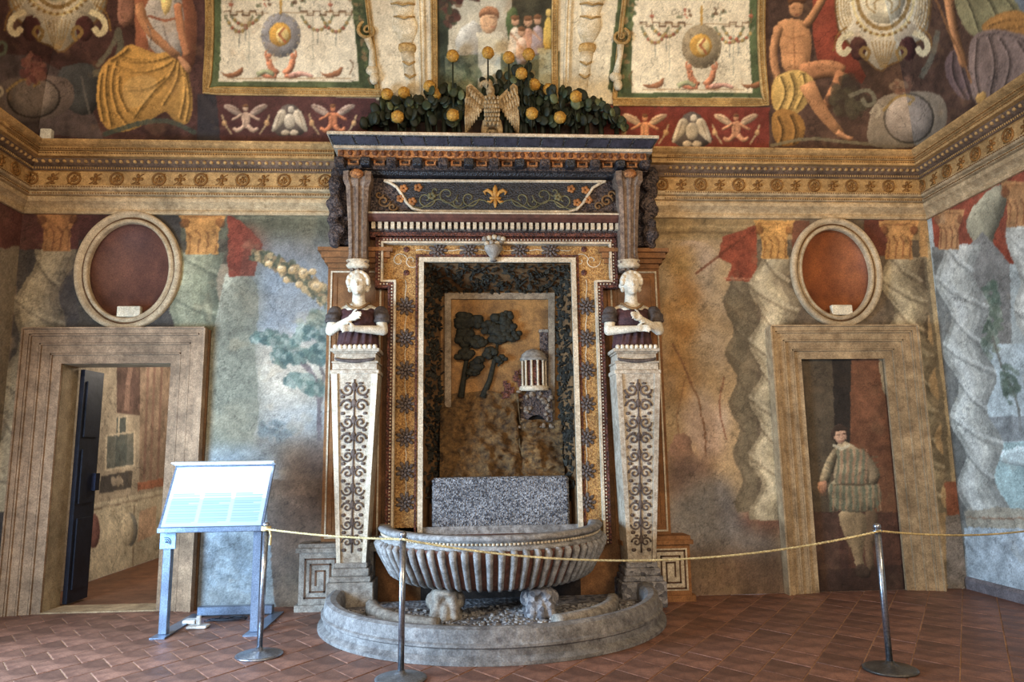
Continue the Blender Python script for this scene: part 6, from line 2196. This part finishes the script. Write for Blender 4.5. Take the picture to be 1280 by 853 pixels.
MB().add(pv, [(0, 1, 2, 3), (7, 6, 5, 4), (0, 4, 5, 1), (1, 5, 6, 2), (2, 6, 7, 3), (3, 7, 4, 0)]).build('panel_board', STEEL, lc_)
# printed sheet: heading and three columns of fine text
pc = Canvas(0, xl1 - xl0 - .04, 0, slope.length - .05, .004, lambda u, v: (u, v), (178, 192, 210))
H_ = slope.length - .05
W_ = xl1 - xl0 - .04
pc.rect(0, 0, W_, H_ * .45, (150, 172, 200), mott=.0)
rt = random.Random(3)
for col in range(3):
    c0_, c1_ = .03 + col * (W_ - .03) / 3, (col + 1) * (W_ - .03) / 3
    for i in range(19):
        z = H_ * .06 + i * .0145
        e = c1_ - (.10 * rt.random() if i % 6 == 0 else .004 * rt.random())
        pc.rect(c0_, z, e, z + .0065, (96, 118, 150), .85, mott=0)
for i in range(4):
    pc.rect(.03, H_ * .66 + i * .026, .03 + W_ * (.36 + .1 * rt.random()), H_ * .66 + i * .026 + .010, (150, 166, 190), .8, mott=0)
PRINT = paint_mat('printed_sheet', .0, .35, 40, .0)
b0_ = Vector((xl0 + .02, yA, zA_)) + slope * (.025 / slope.length) + nrm * .002
su = slope.normalized()
L_ = wloc(lc_)
pc.mesh('printed_panel', lambda S, T: (b0_.x + S - L_.x, b0_.y + su.y * T - L_.y, b0_.z + su.z * T - L_.z), PRINT, parent=lc_)
# lamp rail along the top edge of the panel
top = Vector((0, yB_, zB_))
lr = MB().add([(x, yB_ + a, zB_ + b) for x in (xl0 - .01, xl1 + .01) for a, b in ((.02, -.01), (-.005, .035), (-.075, .028), (-.08, .016), (-.02, .005))],
              [(0, 1, 2, 3, 4), (9, 8, 7, 6, 5)] + [(i, 5 + i, 5 + (i + 1) % 5, (i + 1) % 5) for i in range(5)]).build('lamp_rail', mat('rail_white', (226, 230, 232), (206, 212, 216), 8, .4, .0), lc_)
em, nt, b, N, L = nodes_of('lamp_strip')
b.inputs['Emission Color'].default_value = (.94, 1.0, .98, 1)
b.inputs['Emission Strength'].default_value = 8
MB().box(xl0 + .02, xl1 - .02, yB_ - .07, yB_ - .03, zB_ + .008, zB_ + .012).build('lamp_strip', em, lr)
ll = area('panel_lamp', ((xl0 + xl1) / 2, yB_ - .055, zB_ + .004), ((xl0 + xl1) / 2, yB_ - .10, zB_ - .3), (.8, .03), .9, (.92, 1.0, .98), 150)
ll.parent = None
# small light-blue audio-guide plate on the left post
ip = MB().bbox(xl0 + .005, xl0 + .135, -1.052, -1.035, .70, .84, .004).build('audio_sign', mat('sign_blue', (150, 182, 214), (138, 170, 204), 10, .5, .0), lc_)
wv = mat('sign_ink', (66, 92, 128), (56, 82, 118), 10, .5, .0)
for r in (.012, .026, .04):
    ra = (-.5, 1.9)
    MB().tube([(xl0 + .055 + r * math.cos(a), -1.054, .755 + r * math.sin(a)) for a in (ra[0] + (ra[1] - ra[0]) * i / 10 for i in range(11))], .0035, 5).build('sound_wave', wv, ip, True)
MB().ball((xl0 + .055, -1.053, .755), .006, 6, 5).build('wave_dot', wv, ip, True)

WHP = mat('white_plastic', (226, 226, 222), (206, 206, 204), 10, .4, .0)
p = atz(230, 780) + Vector((.05, 0, 0))
o = MB().bbox(p.x - .05, p.x + .06, p.y - .05, p.y + .06, 0, .035, .008).build('power_adapter', WHP)
tag(o, 'flat white power adapter lying on the floor under the lectern', 'adapter')
p = atz(248, 785)
ch = thing('charger_stand', (p.x, p.y, 0), 'small white charger with an upright plug on the floor', 'charger')
MB().bbox(p.x - .085, p.x + .085, p.y - .06, p.y + .06, 0, .022, .008).build('base', WHP, ch)
MB().bbox(p.x - .018, p.x + .018, p.y - .015, p.y + .015, .022, .10, .006).build('plug', WHP, ch)
p = atz(285, 776)
cabl = MB()
pts = []
for i in range(64):
    a = i * .42
    r = .10 + .02 * math.sin(i * .7)
    pts.append((p.x + 1.5 * r * math.cos(a), p.y + .55 * r * math.sin(a), .008 + .0012 * (i % 17)))
pts += [(p.x - .12, p.y - .02, .006), (p.x - .2, p.y - .03, .006)]
o = cabl.tube(pts, .005, 6).build('cable', mat('black_cable', (40, 44, 54), (28, 30, 38), 8, .5, .0), None, True)
tag(o, 'coiled dark cable lying on the floor behind the lectern posts', 'cable')

# ------------------------------------------------------------------ rope barrier
CHROME = mat('brushed_steel', (168, 174, 184), (140, 146, 158), 30, .28, .03, .9)
DKBASE = mat('dark_base', (92, 88, 82), (66, 62, 58), 20, .4, .1, .5)
tops = []
for (u, v), (ut, vt), lab, bm_ in (((324, 820), (333, 655), 'steel barrier post with a pale disc base beside the lectern', CHROME),
                                   ((501, 850), (504, 667), 'steel barrier post standing in front of the pool kerb', mat('grey_base', (128, 130, 132), (104, 106, 110), 20, .4, .1, .6)),
                                   ((1113, 838), (1096, 657), 'steel barrier post with a dark disc base in front of the painted page', DKBASE)):
    p = atz(u, v)
    t = at(ut, vt, p.y)
    st = thing('barrier_post', (p.x, p.y, 0), lab, 'barrier post', 'posts of the rope barrier')
    MB().lathe([(.165, 0), (.17, .006), (.17, .012), (.15, .02), (.06, .032), (.03, .045), (.026, .06)], (p.x, p.y, 0), 32).build('base', bm_, st, True)
    MB().tube([(p.x, p.y, .04), (t.x, p.y, t.z - .02)], .021, 16).build('pole', CHROME, st, True)
    MB().lathe([(.022, 0), (.025, .004), (.025, .02), (.018, .03), (.006, .034)], (t.x, p.y, t.z - .02), 16).build('cap', CHROME, st, True)
    MB().tube([(t.x + .028 * math.cos(a), p.y + .028 * math.sin(a), t.z - .035) for a in (2 * PI * i / 16 for i in range(17))], .006, 6).build('rope_ring', CHROME, st, True)
    tops.append(Vector((t.x, p.y, t.z - .035)))
ROPE = mat('yellow_rope', (214, 196, 146), (160, 138, 92), 40, .7, .4)
ropeo = thing('barrier_rope', tops[0], 'thin yellow twisted rope strung between the barrier posts', 'rope')


def strand_pts(path, r, turns, ph):
    out = []
    n = len(path)
    for i, p in enumerate(path):
        d_ = (path[min(n - 1, i + 1)] - path[max(0, i - 1)]).normalized()
        u = Vector((0, 0, 1))
        u = (u - d_ * u.dot(d_)).normalized()
        q = d_.cross(u)
        a = 2 * PI * turns * i / (n - 1) + ph
        out.append(p + u * r * math.cos(a) + q * r * math.sin(a))
    return out


far = Vector((4.84, -1.25, at(1278, 668, -1.6).z + .02))
for a, b, sag in ((tops[0], tops[1], .015), (tops[1], tops[2], .165), (tops[2], far, .05)):
    n = int((b - a).length / .022)
    path = [a.lerp(b, i / n) + Vector((0, -.03, -sag * 4 * (i / n) * (1 - i / n))) for i in range(n + 1)]
    rm = MB()
    for ph in (0, 2 * PI / 3, 4 * PI / 3):
        rm.tube(strand_pts(path, .0042, (b - a).length / .085, ph), .0046, 5)
    tag(rm.build('rope_span', ROPE, ropeo, True, fix=False), kind=None)
kn = MB()
for i in range(3):
    kn.tube([(tops[0].x + .032 * math.cos(a), tops[0].y + .032 * math.sin(a), tops[0].z - .012 * i + .012) for a in (2 * PI * j / 12 for j in range(13))], .007, 5)
kn.tube([tops[0] + Vector((.03, -.02, 0)), tops[0] + Vector((.045, -.03, -.05)), tops[0] + Vector((.04, -.03, -.12))], [.011, .008, .012], 6)
remesh('knot', kn, ROPE, ropeo, .004, 0)
